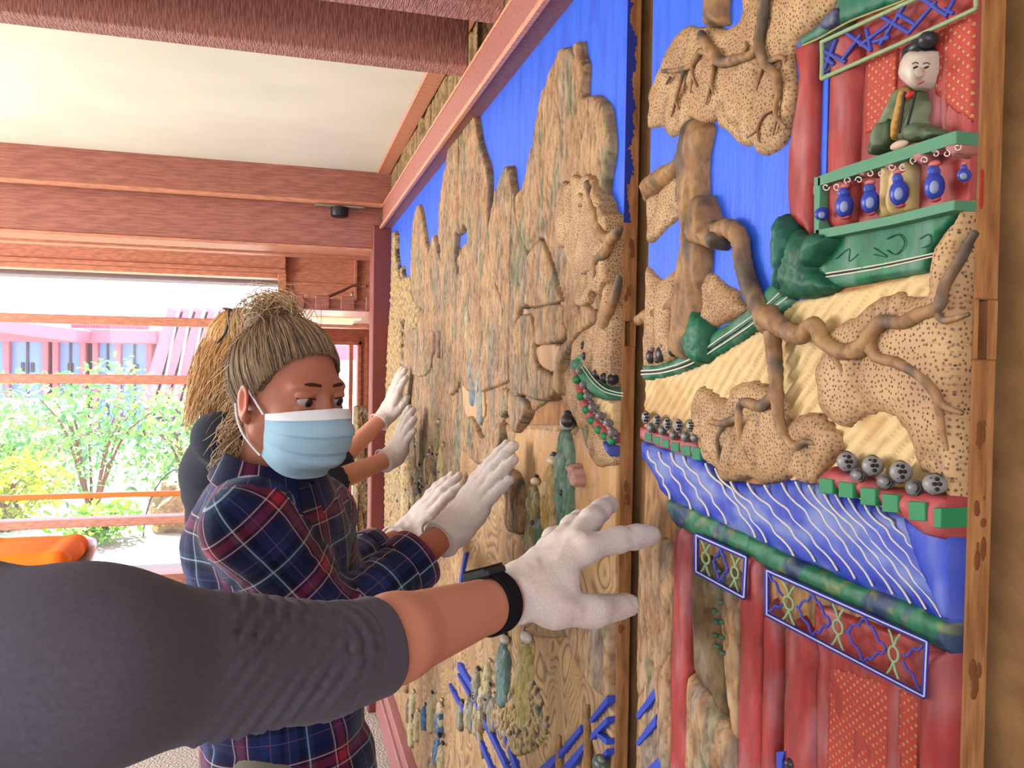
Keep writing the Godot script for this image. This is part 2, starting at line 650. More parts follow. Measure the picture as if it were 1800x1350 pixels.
func make_materials():
	var grain := noise_tex(noise(0.012, 5, 3), Color(0.74, 0.72, 0.72), Color(1, 1, 1))
	var fine := noise_tex(noise(0.03, 5, 9), Color(0.2, 0.2, 0.2), Color(1, 1, 1))
	var cracks := noise_tex(noise(0.015, 4, 21, FastNoiseLite.TYPE_SIMPLEX, true), Color(0.86, 0.84, 0.84), Color(1, 1, 1), 512, Color(1, 1, 1))
	for w in [["redwood_x", Vector3(1.2, 14, 14)], ["redwood_z", Vector3(14, 14, 1.2)], ["redwood_y", Vector3(14, 1.2, 14)]]:
		var m := mat(w[0], srgb(190, 126, 112), 0.6)
		tri(m, grain, w[1], fine, 0.12)
	var rough := mat("rough_sawn", srgb(216, 158, 148), 0.75)
	tri(rough, noise_tex(noise(0.02, 5, 5), Color(0.6, 0.56, 0.56), Color(1, 1, 1)), Vector3(16, 2.5, 2.5), fine, 0.4)
	mat("post_paint", srgb(120, 58, 52), 0.55)
	var worn := mat("worn_paint", srgb(154, 100, 92), 0.6)
	tri(worn, cracks, Vector3(5, 5, 5), cracks, 0.25)
	var frame := mat("lit_redwood", srgb(236, 166, 136), 0.5)  # the redwood paint made paler: bright window light put into the colour
	tri(frame, grain, Vector3(2, 14, 14))
	mat("amber_paint", srgb(212, 124, 50), 0.5)
	var canvas := mat("canvas", srgb(240, 243, 230), 0.95)
	tri(canvas, noise_tex(noise(0.006, 3, 7), Color(0.95, 0.95, 0.94), Color(1, 1, 1)), Vector3(0.6, 0.6, 0.6))
	var stone := mat("stone", srgb(176, 152, 112), 0.9)
	tri(stone, noise_tex(noise(0.015, 5, 17), Color(0.55, 0.5, 0.45), Color(1, 1, 1)), Vector3(3, 3, 3), fine, 1.2)
	var tan := mat("tan_wall", srgb(166, 126, 82), 0.85)
	tri(tan, grain, Vector3(3, 3, 3))
	mat("plaster", srgb(222, 214, 198), 0.9)
	var carpet := mat("carpet", srgb(206, 196, 180), 0.98)
	tri(carpet, noise_tex(noise(0.06, 4, 31), Color(0.72, 0.7, 0.68), Color(1, 1, 1)), Vector3(5, 5, 5), fine, 1.0)
	var glass := mat("glass", Color(1, 1, 1, 0.04), 0.02)
	glass.metallic_specular = 0.22
	glass.transparency = BaseMaterial3D.TRANSPARENCY_ALPHA
	mat("black_plastic", srgb(26, 28, 32), 0.4)
	mat("strap_rubber", srgb(24, 24, 28), 0.85, 0.2)
	mat("screen_glass", srgb(14, 14, 18), 0.08)
	var steel := mat("steel", srgb(170, 165, 155), 0.4)
	steel.metallic = 0.8
	var lamp := mat("lamp_white", srgb(236, 226, 196), 0.5)
	lamp.emission_enabled = true
	lamp.emission = srgb(255, 236, 190)
	lamp.emission_energy_multiplier = 0.35
	mat("bark_dry", srgb(120, 80, 62), 0.9)
	mat("orange_cloth", srgb(226, 112, 34), 0.9, 0.2)
	mat("white_gloss", srgb(232, 230, 226), 0.3)
	mat("sand", srgb(214, 206, 196), 0.95)
	mat("paving", srgb(220, 214, 208), 0.9)
	mat("eave_grey", srgb(96, 90, 100), 0.8)
	mat("stone_pink", srgb(184, 128, 104), 0.9)
	var ms := mat("masonry", srgb(186, 172, 158), 0.95)
	tri(ms, noise_tex(noise(0.02, 4, 77), Color(0.7, 0.66, 0.66), Color(1, 1, 1)), Vector3(0.8, 0.8, 0.8))
	mat("far_red", srgb(156, 78, 88), 0.7)
	mat("far_dark", srgb(96, 70, 84), 0.8)
	mat("far_glass", srgb(88, 116, 164), 0.5, 0.4)
	var leaf := mat("leaf", Color.WHITE, 0.55, 0.4)
	leaf.vertex_color_use_as_albedo = true
	leaf.backlight_enabled = true
	leaf.backlight = srgb(150, 160, 90)
	# the panels
	var carve := noise_tex(noise(0.014, 5, 41), Color(0.62, 0.58, 0.55), Color(1, 1, 1), 512, Color(0.92, 0.9, 0.88))
	tri(vmat("rock", 0.7), carve, Vector3(9, 2.6, 9), fine, 0.15)
	tri(vmat("spotted", 0.65), speckle_tex(), Vector3(9.5, 9.5, 9.5))
	tri(vmat("bark", 0.65), carve, Vector3(10, 6, 10), fine, 0.08)
	var brush := noise_tex(noise(0.01, 5, 51), Color(0.8, 0.82, 0.9), Color(1, 1, 1))
	vmat("paint", 0.55, brush, Vector3(14, 3.5, 1), fine, 0.03)
	vmat("blue_board", 0.5, noise_tex(noise(0.008, 5, 53), Color(0.78, 0.8, 0.9), Color(1, 1, 1), 512, Color(0.95, 0.95, 1.0)), Vector3(8, 1.2, 1), fine, 0.05)
	vmat("plain", 0.6)
	vmat("gloss", 0.35)
	vmat("skin", 0.55)
	M["skin"].subsurf_scatter_enabled = true
	M["skin"].subsurf_scatter_strength = 0.12
	var bare := mat("bare_wood", srgb(172, 124, 78), 0.75)
	tri(bare, noise_tex(noise(0.012, 5, 61), Color(0.68, 0.62, 0.56), Color(1, 1, 1)), Vector3(14, 2.0, 6), fine, 0.05)
	var gilt := mat("lattice", Color.WHITE, 0.6)
	gilt.vertex_color_use_as_albedo = true
	gilt.albedo_texture = lattice_tex(srgb(198, 70, 62), srgb(216, 158, 98))
	gilt.uv1_scale = Vector3(17, 17, 1)
	gilt.heightmap_enabled = true
	gilt.heightmap_texture = lattice_tex(Color.WHITE, Color.BLACK, true)
	gilt.heightmap_scale = 0.06
	for w in ["rock", "spotted", "bark", "paint", "blue_board", "plain", "gloss", "lattice"]: M[w].albedo_color = Color(0.84, 0.84, 0.84)
	# clothes
	var plaid := mat("plaid", Color.WHITE, 0.95, 0.2)
	plaid.albedo_texture = plaid_tex()
	plaid.uv1_scale = Vector3(7.6, 7.6, 1)
	plaid.rim_enabled = true
	plaid.rim = 0.3
	var weave := weave_tex()
	for w in [["sweater", srgb(84, 80, 92), 0.0], ["tee", srgb(52, 54, 62), 0.03], ["glove", srgb(208, 194, 186), 0.04]]:
		var m := mat(w[0], w[1], 0.95, 0.15)
		m.rim_enabled = true
		m.rim = 0.35
		tri(m, noise_tex(noise(0.05, 3, 71), Color(0.86, 0.86, 0.86), Color(1, 1, 1), 256), Vector3(14, 14, 14), weave if w[2] > 0.0 else null, w[2])
	M["glove"].uv1_scale = Vector3(22, 22, 22)
	mat("trousers", srgb(112, 108, 92), 0.95, 0.2)
	mat("jeans", srgb(48, 66, 98), 0.95, 0.2)
	mat("mask_blue", srgb(150, 184, 204), 0.9, 0.2)
	mat("mask_white", srgb(222, 226, 232), 0.9, 0.2)
	mat("iris", srgb(40, 30, 28), 0.1, 0.6)
	mat("brow", srgb(62, 42, 34), 0.9, 0.2)
	for w in [["hair_blonde", srgb(176, 138, 92)], ["hair_gold", srgb(196, 146, 84)]]:
		var m := mat(w[0], Color.WHITE, 0.5, 0.5)
		m.vertex_color_use_as_albedo = true
		m.backlight_enabled = true
		m.backlight = srgb(90, 80, 60)
	vmat("hair_base", 0.6)

# ------------------------------------------------------------------ the room
func build_room():
	structure("floor", slab(Vector3(-3.2, -0.2, -7.4), Vector3(1.6, 0, 2.6)), "carpet", "pale looped carpet across the whole room", "floor")
	structure("ceiling", slab(Vector3(-3.2, 2.3, -3.42), Vector3(0.368, 2.36, 2.6)), "canvas", "pale translucent canvas ceiling between dark red beams", "ceiling")
	structure("trim_1", slab(Vector3(0.366, 2.294, -3.42), Vector3(0.42, 2.36, 2.6)), "lit_redwood", "salmon strip along the right edge of the pale ceiling", "trim")
	structure("roof", slab(Vector3(-3.4, 2.62, -5.4), Vector3(1.8, 2.75, 2.8)), "plaster")
	structure("wall_mural", slab(Vector3(0.462, 0, -3.44), Vector3(0.62, 2.62, 2.6)), "tan_wall", "tan plaster wall behind the carved panels", "wall")
	var st := MB.new()
	var rn := RandomNumberGenerator.new()
	rn.seed = 5
	var z := 2.5
	while z > -3.38:
		var l := rn.randf_range(0.05, 0.13)
		st.cbox(Transform3D(Basis(Vector3.UP, rn.randf_range(-0.05, 0.05)), Vector3(0.462, rn.randf_range(2.27, 2.29), z - l / 2)), Vector3(0.035 + rn.randf() * 0.012, 0.12, l / 2), 0.012)
		z -= l * 0.97
	structure("trim_2", st, "stone", "rough stone strip between the ceiling trim and the wall beam", "trim")
	structure("wall_left", hole_wall_x(-3.2, -3.05, -5.4, 2.6, 0, 2.62, -4.6, -0.6, 0.7, 2.2), "plaster")
	var wb := MB.new()
	wb.box(Vector3(-3.2, 0, 2.45), Vector3(-2.5, 2.62, 2.6)); wb.box(Vector3(0.1, 0, 2.45), Vector3(0.62, 2.62, 2.6))
	wb.box(Vector3(-2.5, 0, 2.45), Vector3(0.1, 0.8, 2.6)); wb.box(Vector3(-2.5, 2.3, 2.45), Vector3(0.1, 2.62, 2.6))
	structure("wall_back", wb, "plaster")
	# beams: the wall beam over the panels, with a worn front and a stepped lower lip
	var wbm := MB.new()
	wbm.box(Vector3(0.392, 2.078, -3.42), Vector3(0.466, 2.165, 2.5), 0.004)
	wbm.box(Vector3(0.386, 2.07, -3.42), Vector3(0.466, 2.0795, 2.5), 0.003)
	structure("beam_wall", wbm, "worn_paint", "worn pinkish red beam running over the tops of the panels", "beam")
	var edge := slab(Vector3(0.380, 2.066, -3.42), Vector3(0.393, 2.0765, 2.4), 0.002)  # lip strips in paler paint, so the edge highlight is in the colour
	edge.box(Vector3(0.3885, 2.160, -3.42), Vector3(0.396, 2.1665, 2.4), 0.001)
	structure("trim_8", edge, "lit_redwood", "thin salmon strips painted as lit edges along the wall beam", "trim")
	structure("beam_cross", slab(Vector3(-3.1, 2.166, -1.83), Vector3(0.39, 2.64, -1.76), 0.003), "rough_sawn", "dark red crossbeam with a rough sawn underside, over the near ceiling", "beam")
	structure("beam_cross_near", slab(Vector3(-3.1, 2.166, -1.53), Vector3(0.39, 2.64, -1.45), 0.003), "rough_sawn", "crossbeam at the top edge, nearest of the two", "beam")
	structure("beam_far", slab(Vector3(-3.1, 2.166, -3.48), Vector3(0.44, 2.62, -3.4), 0.006), "redwood_x", "upper red fascia board under the far edge of the pale ceiling", "beam")
	structure("beam_far_lower", slab(Vector3(-3.1, 1.986, -3.6), Vector3(0.44, 2.18, -3.452), 0.004), "redwood_x", "lower red fascia board carrying the black sensor", "beam")
	var lip := MB.new()
	lip.tube(PackedVector3Array([Vector3(-3.1, 2.166, -3.412), Vector3(0.39, 2.166, -3.412)]), PackedFloat32Array([0.012, 0.012]), 10)
	structure("trim_3", lip, "lit_redwood", "rounded salmon lip between the two far fascia boards", "trim")
	structure("trim_4", slab(Vector3(-3.1, 1.975, -3.62), Vector3(0.44, 1.987, -3.445)), "lit_redwood", "thin strip painted as the lit edge under the lower far fascia board", "trim")  # paler paint stands for the board's lit bottom edge
	structure("trim_5", slab(Vector3(-3.1, 2.0, -3.98), Vector3(0.44, 2.05, -3.9)), "lit_redwood", "thin second strip behind the far fascia boards", "trim")
	structure("ceiling_alcove", slab(Vector3(-3.2, 2.2, -7.4), Vector3(1.6, 2.3, -3.5)), "redwood_x")
	# post at the far end of the panels, and the bottom rail
	structure("post", slab(Vector3(0.353, 0, -3.53), Vector3(0.455, 2.08, -3.405), 0.005), "post_paint", "dark red upright post at the far end of the panels", "post")
	var rail := MB.new()
	rail.box(Vector3(0.386, 0, -3.41), Vector3(0.462, 0.118, 2.4), 0.004)
	rail.box(Vector3(0.398, 0.117, -3.41), Vector3(0.462, 0.166, 2.4), 0.004)
	structure("baseboard_mural", rail, "worn_paint", "stepped pinkish red rail along the foot of the panels", "baseboard")

	# the far window: a frame, five rails, panes between them
	var wz := -5.2
	var fr := MB.new()
	fr.box(Vector3(-3.05, 2.07, wz - 0.1), Vector3(0.0, 2.2, wz + 0.05))
	fr.box(Vector3(-3.05, 2.045, wz - 0.1), Vector3(0.0, 2.07, wz + 0.07))
	fr.box(Vector3(-3.05, 2.014, wz - 0.1), Vector3(0.0, 2.045, wz + 0.03))
	fr.box(Vector3(-0.046, 0, wz - 0.1), Vector3(0.005, 2.2, wz + 0.04))
	var win := structure("window_1", fr, "lit_redwood", "wide far window with low red rails and clear panes", "window")
	for b in [[1.70, 1.752, 0.045, "lit_redwood"], [1.351, 1.404, 0.045, "lit_redwood"], [0.673, 0.703, 0.02, "amber_paint"], [0.508, 0.557, 0.05, "lit_redwood"]]:
		var mb := slab(Vector3(-3.05, b[0], wz - b[2]), Vector3(-0.046, b[1], wz + b[2]), 0.004)
		put("rail", mb, b[3], win)
	put("sill", slab(Vector3(-3.05, 0.1, wz - 0.12), Vector3(-0.046, 0.205, wz + 0.05), 0.004), "lit_redwood", win)
	var hs := [0.205, 0.508, 0.557, 0.673, 0.703, 1.351, 1.404, 1.70, 1.752, 2.014]
	for k in range(0, hs.size(), 2):
		put("pane", slab(Vector3(-3.05, hs[k], wz - 0.003), Vector3(-0.046, hs[k + 1], wz + 0.003), 0.0006), "glass", win)
	structure("wall_far_low", slab(Vector3(-3.05, 0, wz - 0.12), Vector3(-0.0, 0.1, wz + 0.02)), "plaster")
	# above the low deck, right of the window
	structure("wall_far", slab(Vector3(0.0, 1.72, wz - 0.1), Vector3(1.6, 2.2, wz)), "lit_redwood", "salmon board wall above the low deck", "wall")
	var pan := MB.new()
	pan.box(Vector3(0.02, 1.98, wz), Vector3(0.5, 2.0, wz + 0.012)); pan.box(Vector3(0.02, 1.8, wz), Vector3(0.04, 1.98, wz + 0.012))
	pan.box(Vector3(0.42, 1.8, wz), Vector3(0.44, 2.2, wz + 0.03))
	structure("trim_6", pan, "lit_redwood")
	structure("wall_return", slab(Vector3(-0.04, 0, -6.3), Vector3(0.0, 1.75, wz - 0.1)), "lit_redwood")
	# low deck with a notched fascia, soffit lamp and door beyond
	structure("deck_soffit", slab(Vector3(-0.1, 1.747, -6.3), Vector3(1.6, 1.775, -3.92)), "lit_redwood", "low salmon soffit over the far doorway", "ceiling")
	var fas := structure("trim_7", slab(Vector3(-0.1, 1.747, -3.93), Vector3(1.6, 1.80, -3.905), 0.003), "redwood_x", "dark red notched fascia on the low deck", "trim")
	for k in 6:
		put("dentil", slab(Vector3(-0.1 + k * 0.118, 1.752, -3.905), Vector3(-0.035 + k * 0.118, 1.815, -3.885), 0.003), "redwood_x", fas)
	var sl := thing("soffit_lamp", "small white lamp fitting under the low salmon soffit", "lamp", Vector3(0.27, 1.747, -4.55))
	put("flange", slab(Vector3(0.13, 1.738, -4.62), Vector3(0.41, 1.747, -4.48), 0.003), "lamp_white", sl)
	put("diffuser", slab(Vector3(0.17, 1.712, -4.59), Vector3(0.37, 1.738, -4.51), 0.008), "lamp_white", sl)
	var ol := OmniLight3D.new()
	ol.name = "lamp_light"
	ol.position = Vector3(0.27, 1.66, -4.55)
	ol.light_color = srgb(255, 220, 170)
	ol.light_energy = 0.012
	ol.light_size = 0.05
	ol.shadow_enabled = true
	add_child(ol)
	var dw := MB.new()
	dw.box(Vector3(-0.05, 1.63, -6.32), Vector3(1.6, 1.75, -6.2)); dw.box(Vector3(0.535, 0, -6.32), Vector3(1.6, 1.63, -6.2)); dw.box(Vector3(-0.05, 0, -6.32), Vector3(0.1, 1.63, -6.2))
	dw.box(Vector3(0.535, 0, -6.2), Vector3(0.56, 1.66, -6.16)); dw.box(Vector3(0.58, 0, -6.2), Vector3(0.61, 1.70, -6.15)); dw.box(Vector3(0.1, 1.63, -6.2), Vector3(0.56, 1.66, -6.16))
	var door := structure("door_1", dw, "lit_redwood", "bright glazed doorway with a salmon frame in the far alcove", "door")
	put("stile", slab(Vector3(0.475, 0, -6.28), Vector3(0.505, 1.63, -6.24)), "lit_redwood", door)
	put("pane", slab(Vector3(0.1, 0.02, -6.263), Vector3(0.475, 1.63, -6.258), 0.0006), "glass", door)
	structure("wall_alcove", slab(Vector3(1.5, 0, -6.3), Vector3(1.6, 2.62, -3.4)), "plaster")
	structure("wall_stub", slab(Vector3(0.455, 0, -3.54), Vector3(1.6, 2.62, -3.44)), "redwood_y")
	# dry branch on the deck
	var br := thing("dry_branch", "dry bent twig lying on the low notched deck", "branch", Vector3(0.2, 1.815, -3.95))
	var bp := spline(PackedVector3Array([at_z(570, 524, -3.93), at_z(600, 512, -3.95), at_z(618, 503, -3.97), at_z(626, 500, -3.97), at_z(632, 505, -3.97)]))
	var mb := MB.new()
	var rs := PackedFloat32Array()
	for k in bp.size(): rs.append(0.008 * (1.0 - 0.5 * k / bp.size()))
	mb.tube(bp, rs, 7)
	put("stem", mb, "bark_dry", br)
	mb = MB.new()
	mb.tube(spline(PackedVector3Array([at_z(618, 503, -3.97), at_z(630, 502, -3.97), at_z(636, 499, -3.97)])), PackedFloat32Array([0.006, 0.006, 0.006, 0.006, 0.006, 0.005, 0.005, 0.005, 0.004, 0.004, 0.003]), 6)
	put("twig", mb, "bark_dry", br)
	mb = MB.new()
	mb.ell(at_z(619, 518, -3.96), Basis(Vector3(0.008, 0, 0), Vector3(0, 0.016, 0), Vector3(0, 0, 0.004)), 8, 6)
	put("pod", mb, "steel", br)
	# limestone block behind the post
	var stn := MB.new()
	var ped := thing("stone_pedestal", "pale limestone block standing behind the dark red post", "pedestal", Vector3(0.47, 0, -4.3))
	stn.box(Vector3(0.3625, 0, -4.45), Vector3(0.62, 1.262, -4.2), 0.006)
	put("block", stn, "stone", ped)
	mb = MB.new()
	for q in [[636, 735, 640, 790, 634, 840], [645, 760, 641, 800, 648, 850], [634, 890, 640, 930, 637, 960], [630, 870, 628, 920, 632, 970]]:
		var pp := spline(PackedVector3Array([at_z(q[0], q[1], -4.198), at_z(q[2], q[3], -4.198), at_z(q[4], q[5], -4.198)]), 6)
		var rr := PackedFloat32Array()
		for k in pp.size(): rr.append(0.003)
		mb.tube(pp, rr, 5)
	put("vein", mb, "bark_dry", ped)
	# ceiling sensor
	var c := at_z(597, 372, -3.40)
	var se := thing("ceiling_sensor", "small black round sensor on a metal plate under the fascia", "sensor", Vector3(c.x, c.y, -3.40))
	put("plate", slab(Vector3(c.x - 0.1, c.y + 0.018, -3.43), Vector3(c.x + 0.1, c.y + 0.024, -3.385), 0.002), "steel", se)
	mb = MB.new()
	mb.lathe(Vector3(c.x, c.y - 0.022, -3.405), PackedVector2Array([Vector2(0.001, 0.0), Vector2(0.028, 0.0), Vector2(0.033, 0.002), Vector2(0.036, 0.006), Vector2(0.037, 0.038), Vector2(0.034, 0.041), Vector2(0.001, 0.041)]), 24)
	put("housing", mb, "black_plastic", se)

func hole_wall_x(x0: float, x1: float, z0: float, z1: float, y0: float, y1: float, hz0: float, hz1: float, hy0: float, hy1: float) -> MB:
	var mb := MB.new()
	mb.box(Vector3(x0, y0, z0), Vector3(x1, y1, hz0)); mb.box(Vector3(x0, y0, hz1), Vector3(x1, y1, z1))
	mb.box(Vector3(x0, y0, hz0), Vector3(x1, hy0, hz1)); mb.box(Vector3(x0, hy1, hz0), Vector3(x1, y1, hz1))
	return mb

# ------------------------------------------------------------------ the carved panels
const CROPS := {"A": [1100.0, 0.0, 0.38889], "B": [1100.0, 400.0, 0.38889], "C": [1100.0, 825.0, 0.38889], "D": [680.0, 0.0, 0.24444], "E": [680.0, 330.0, 0.24444], "F": [680.0, 640.0, 0.24444], "G": [680.0, 1020.0, 0.24444]}
var panels := []                 # [node, u from, u to]
var nA: FastNoiseLite
var nB: FastNoiseLite
var nC: FastNoiseLite
var nR: FastNoiseLite
var hue := Color.WHITE           # colour of the last surface point

func px_of(crop: String, x: float, y: float) -> Vector2:
	var c: Array = CROPS[crop]
	return Vector2(c[0] + x * c[2], c[1] + y * c[2])
func uv_of(crop: String, x: float, y: float, h := 0.004) -> Vector2:      # a spot h metres off the panels' face: metres along the wall, metres up
	var p := px_of(crop, x, y)
	var w := at_x(p.x, p.y, WALL - h)
	return Vector2(-w.z, w.y)
func outline(crop: String, s: String, h := 0.004) -> PackedVector2Array:
	var out := PackedVector2Array()
	for w in s.split(" ", false):
		var q := w.split(",")
		out.append(uv_of(crop, float(q[0]), float(q[1]), h))
	return out
func rounded(p: PackedVector2Array, per := 4, wobble := 0.0012) -> PackedVector2Array:
	var out := PackedVector2Array()
	var c := p.size()
	for k in c:
		var a := p[(k + c - 1) % c]
		var b := p[k]
		var d := p[(k + 1) % c]
		var e := p[(k + 2) % c]
		for j in per:
			var q := b.cubic_interpolate(d, a, e, float(j) / per)
			out.append(q + Vector2(nA.get_noise_2dv(q * 90.0), nB.get_noise_2dv(q * 90.0)) * wobble)
	return out

func surf(style: String, u: float, v: float, k: float, base: Color) -> float:
	var h := 0.0
	match style:
		"rock":
			var w := nA.get_noise_2d(u * 5.0, v * 3.0) * 0.030 + nB.get_noise_2d(u * 14.0, v * 9.0) * 0.006
			var r := minf(absf(nR.get_noise_2d((u + w) * 30.0, v * 4.2)) * 3.6, 1.0)
			var s := minf(absf(nR.get_noise_2d((u + w * 1.2) * 74.0 + 40.0, v * 13.0)) * 3.2, 1.0)
			h = (0.0036 * sqrt(r) + 0.0030 * sqrt(s) - 0.004) * k
			var t := clampf(0.5 + nC.get_noise_2d(u * 9.0, v * 4.0) * 0.9, 0, 1)
			hue = rgb(170, 126, 84).lerp(rgb(212, 172, 126), t)
			hue = hue.lerp(rgb(128, 124, 120), smoothstep(0.02, 0.42, nB.get_noise_2d(u * 13.0 + 9.0, v * 3.2)) * 0.75)
			hue = hue.lerp(rgb(104, 128, 96), smoothstep(0.18, 0.45, nA.get_noise_2d(u * 10.0 + 30.0, v * 4.0)) * 0.75)
			hue = hue.lerp(rgb(224, 198, 164), smoothstep(0.6, 1.0, s) * 0.35)  # ridge tops lightened: highlights put into the vertex colour
			hue = hue.lerp(rgb(92, 68, 50), smoothstep(0.16, 0.0, r) * 0.7)  # grooves darkened, here and below: shade put into the vertex colour
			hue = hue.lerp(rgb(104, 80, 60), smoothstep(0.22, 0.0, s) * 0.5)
		"spot":
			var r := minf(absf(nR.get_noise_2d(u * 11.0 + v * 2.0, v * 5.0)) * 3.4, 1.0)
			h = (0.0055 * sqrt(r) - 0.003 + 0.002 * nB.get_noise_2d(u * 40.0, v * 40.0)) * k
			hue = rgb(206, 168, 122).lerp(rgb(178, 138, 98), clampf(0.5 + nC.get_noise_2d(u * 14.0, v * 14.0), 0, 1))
			hue = hue.lerp(rgb(128, 96, 70), smoothstep(0.22, 0.0, r) * 0.55)  # creases painted darker, as shade would fall in them
		"bark":
			h = (0.004 * (1.0 - absf(nR.get_noise_2d(u * 50.0, v * 6.0)) * 2.0)) * k
			hue = rgb(178, 138, 98).lerp(rgb(112, 100, 88), smoothstep(-0.05, 0.4, nA.get_noise_2d(u * 22.0, v * 9.0)))
			hue = hue.lerp(rgb(204, 160, 108), smoothstep(0.1, 0.5, nB.get_noise_2d(u * 18.0 + 4.0, v * 12.0)) * 0.8)
		"wash":      # brushed paint over wood, thin at the edges
			h = 0.0014 * nA.get_noise_2d(u * 40.0, v * 14.0) * k
			hue = base.lerp(Color.WHITE, clampf(nB.get_noise_2d(u * 26.0, v * 9.0) * 0.25, 0, 0.12))
			hue = hue.lerp(base.darkened(0.35), clampf(nC.get_noise_2d(u * 18.0, v * 10.0) * 0.8, 0, 0.5))
		"cream":
			var g := fposmod((u * 0.9 + v * 1.0 + nA.get_noise_2d(u * 20.0, v * 20.0) * 0.004) * 62.0, 1.0)
			h = 0.0016 * sin(TAU * g) * k + 0.0015 * nB.get_noise_2d(u * 60.0, v * 60.0)
			hue = rgb(232, 202, 146).lerp(rgb(206, 166, 106), smoothstep(0.7, 0.95, g) * 0.7)
			hue = hue.lerp(rgb(196, 146, 86), smoothstep(0.1, 0.5, nC.get_noise_2d(u * 9.0, v * 9.0)) * 0.5)
		"swirl":
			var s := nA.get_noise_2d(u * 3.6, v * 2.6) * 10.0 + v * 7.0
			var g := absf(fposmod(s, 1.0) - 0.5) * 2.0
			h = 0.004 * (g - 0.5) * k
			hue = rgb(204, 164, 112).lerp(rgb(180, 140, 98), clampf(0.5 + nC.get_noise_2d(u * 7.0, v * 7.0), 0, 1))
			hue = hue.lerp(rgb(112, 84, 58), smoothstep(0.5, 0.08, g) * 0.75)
		"gold":
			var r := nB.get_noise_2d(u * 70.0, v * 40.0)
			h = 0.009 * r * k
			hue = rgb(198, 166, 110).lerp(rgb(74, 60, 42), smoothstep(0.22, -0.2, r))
			hue = hue.lerp(rgb(120, 132, 150), smoothstep(0.25, 0.5, nA.get_noise_2d(u * 40.0, v * 22.0)) * 0.5)
		"fold":      # draped cloth
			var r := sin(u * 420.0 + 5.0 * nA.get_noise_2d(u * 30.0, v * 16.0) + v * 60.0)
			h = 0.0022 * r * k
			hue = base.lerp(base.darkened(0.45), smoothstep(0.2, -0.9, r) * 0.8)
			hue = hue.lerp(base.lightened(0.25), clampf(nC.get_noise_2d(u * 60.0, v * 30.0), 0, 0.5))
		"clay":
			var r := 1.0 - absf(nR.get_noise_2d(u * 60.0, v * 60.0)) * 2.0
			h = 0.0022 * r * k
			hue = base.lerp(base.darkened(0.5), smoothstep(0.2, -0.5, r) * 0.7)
		"water":
			h = 0.001 * nA.get_noise_2d(u * 30.0, v * 30.0) * k
			var g := nB.get_noise_2d(u * 14.0, v * 26.0)
			hue = rgb(72, 96, 200).lerp(rgb(132, 148, 204), smoothstep(-0.1, 0.45, g) * 0.8)
			hue = hue.lerp(rgb(40, 66, 190), smoothstep(0.0, -0.4, g))
		"beam":
			h = 0.002 * nA.get_noise_2d(u * 50.0, v * 50.0) * k
			hue = rgb(44, 128, 88)
			hue = hue.lerp(rgb(52, 66, 110), smoothstep(0.1, 0.2, nC.get_noise_2d((u + v * 0.5) * 12.0, 3.0)) * 0.9)
			hue = hue.lerp(rgb(150, 150, 80), smoothstep(0.22, 0.5, nB.get_noise_2d(u * 55.0, v * 55.0)) * 0.7)
		"wood":
			h = 0.0
			hue = rgb(198, 152, 100).lerp(rgb(120, 100, 78), smoothstep(0.0, 0.4, nA.get_noise_2d(u * 16.0 + v * 5.0, v * 6.0)) * 0.6)
		_:
			hue = base
	return h

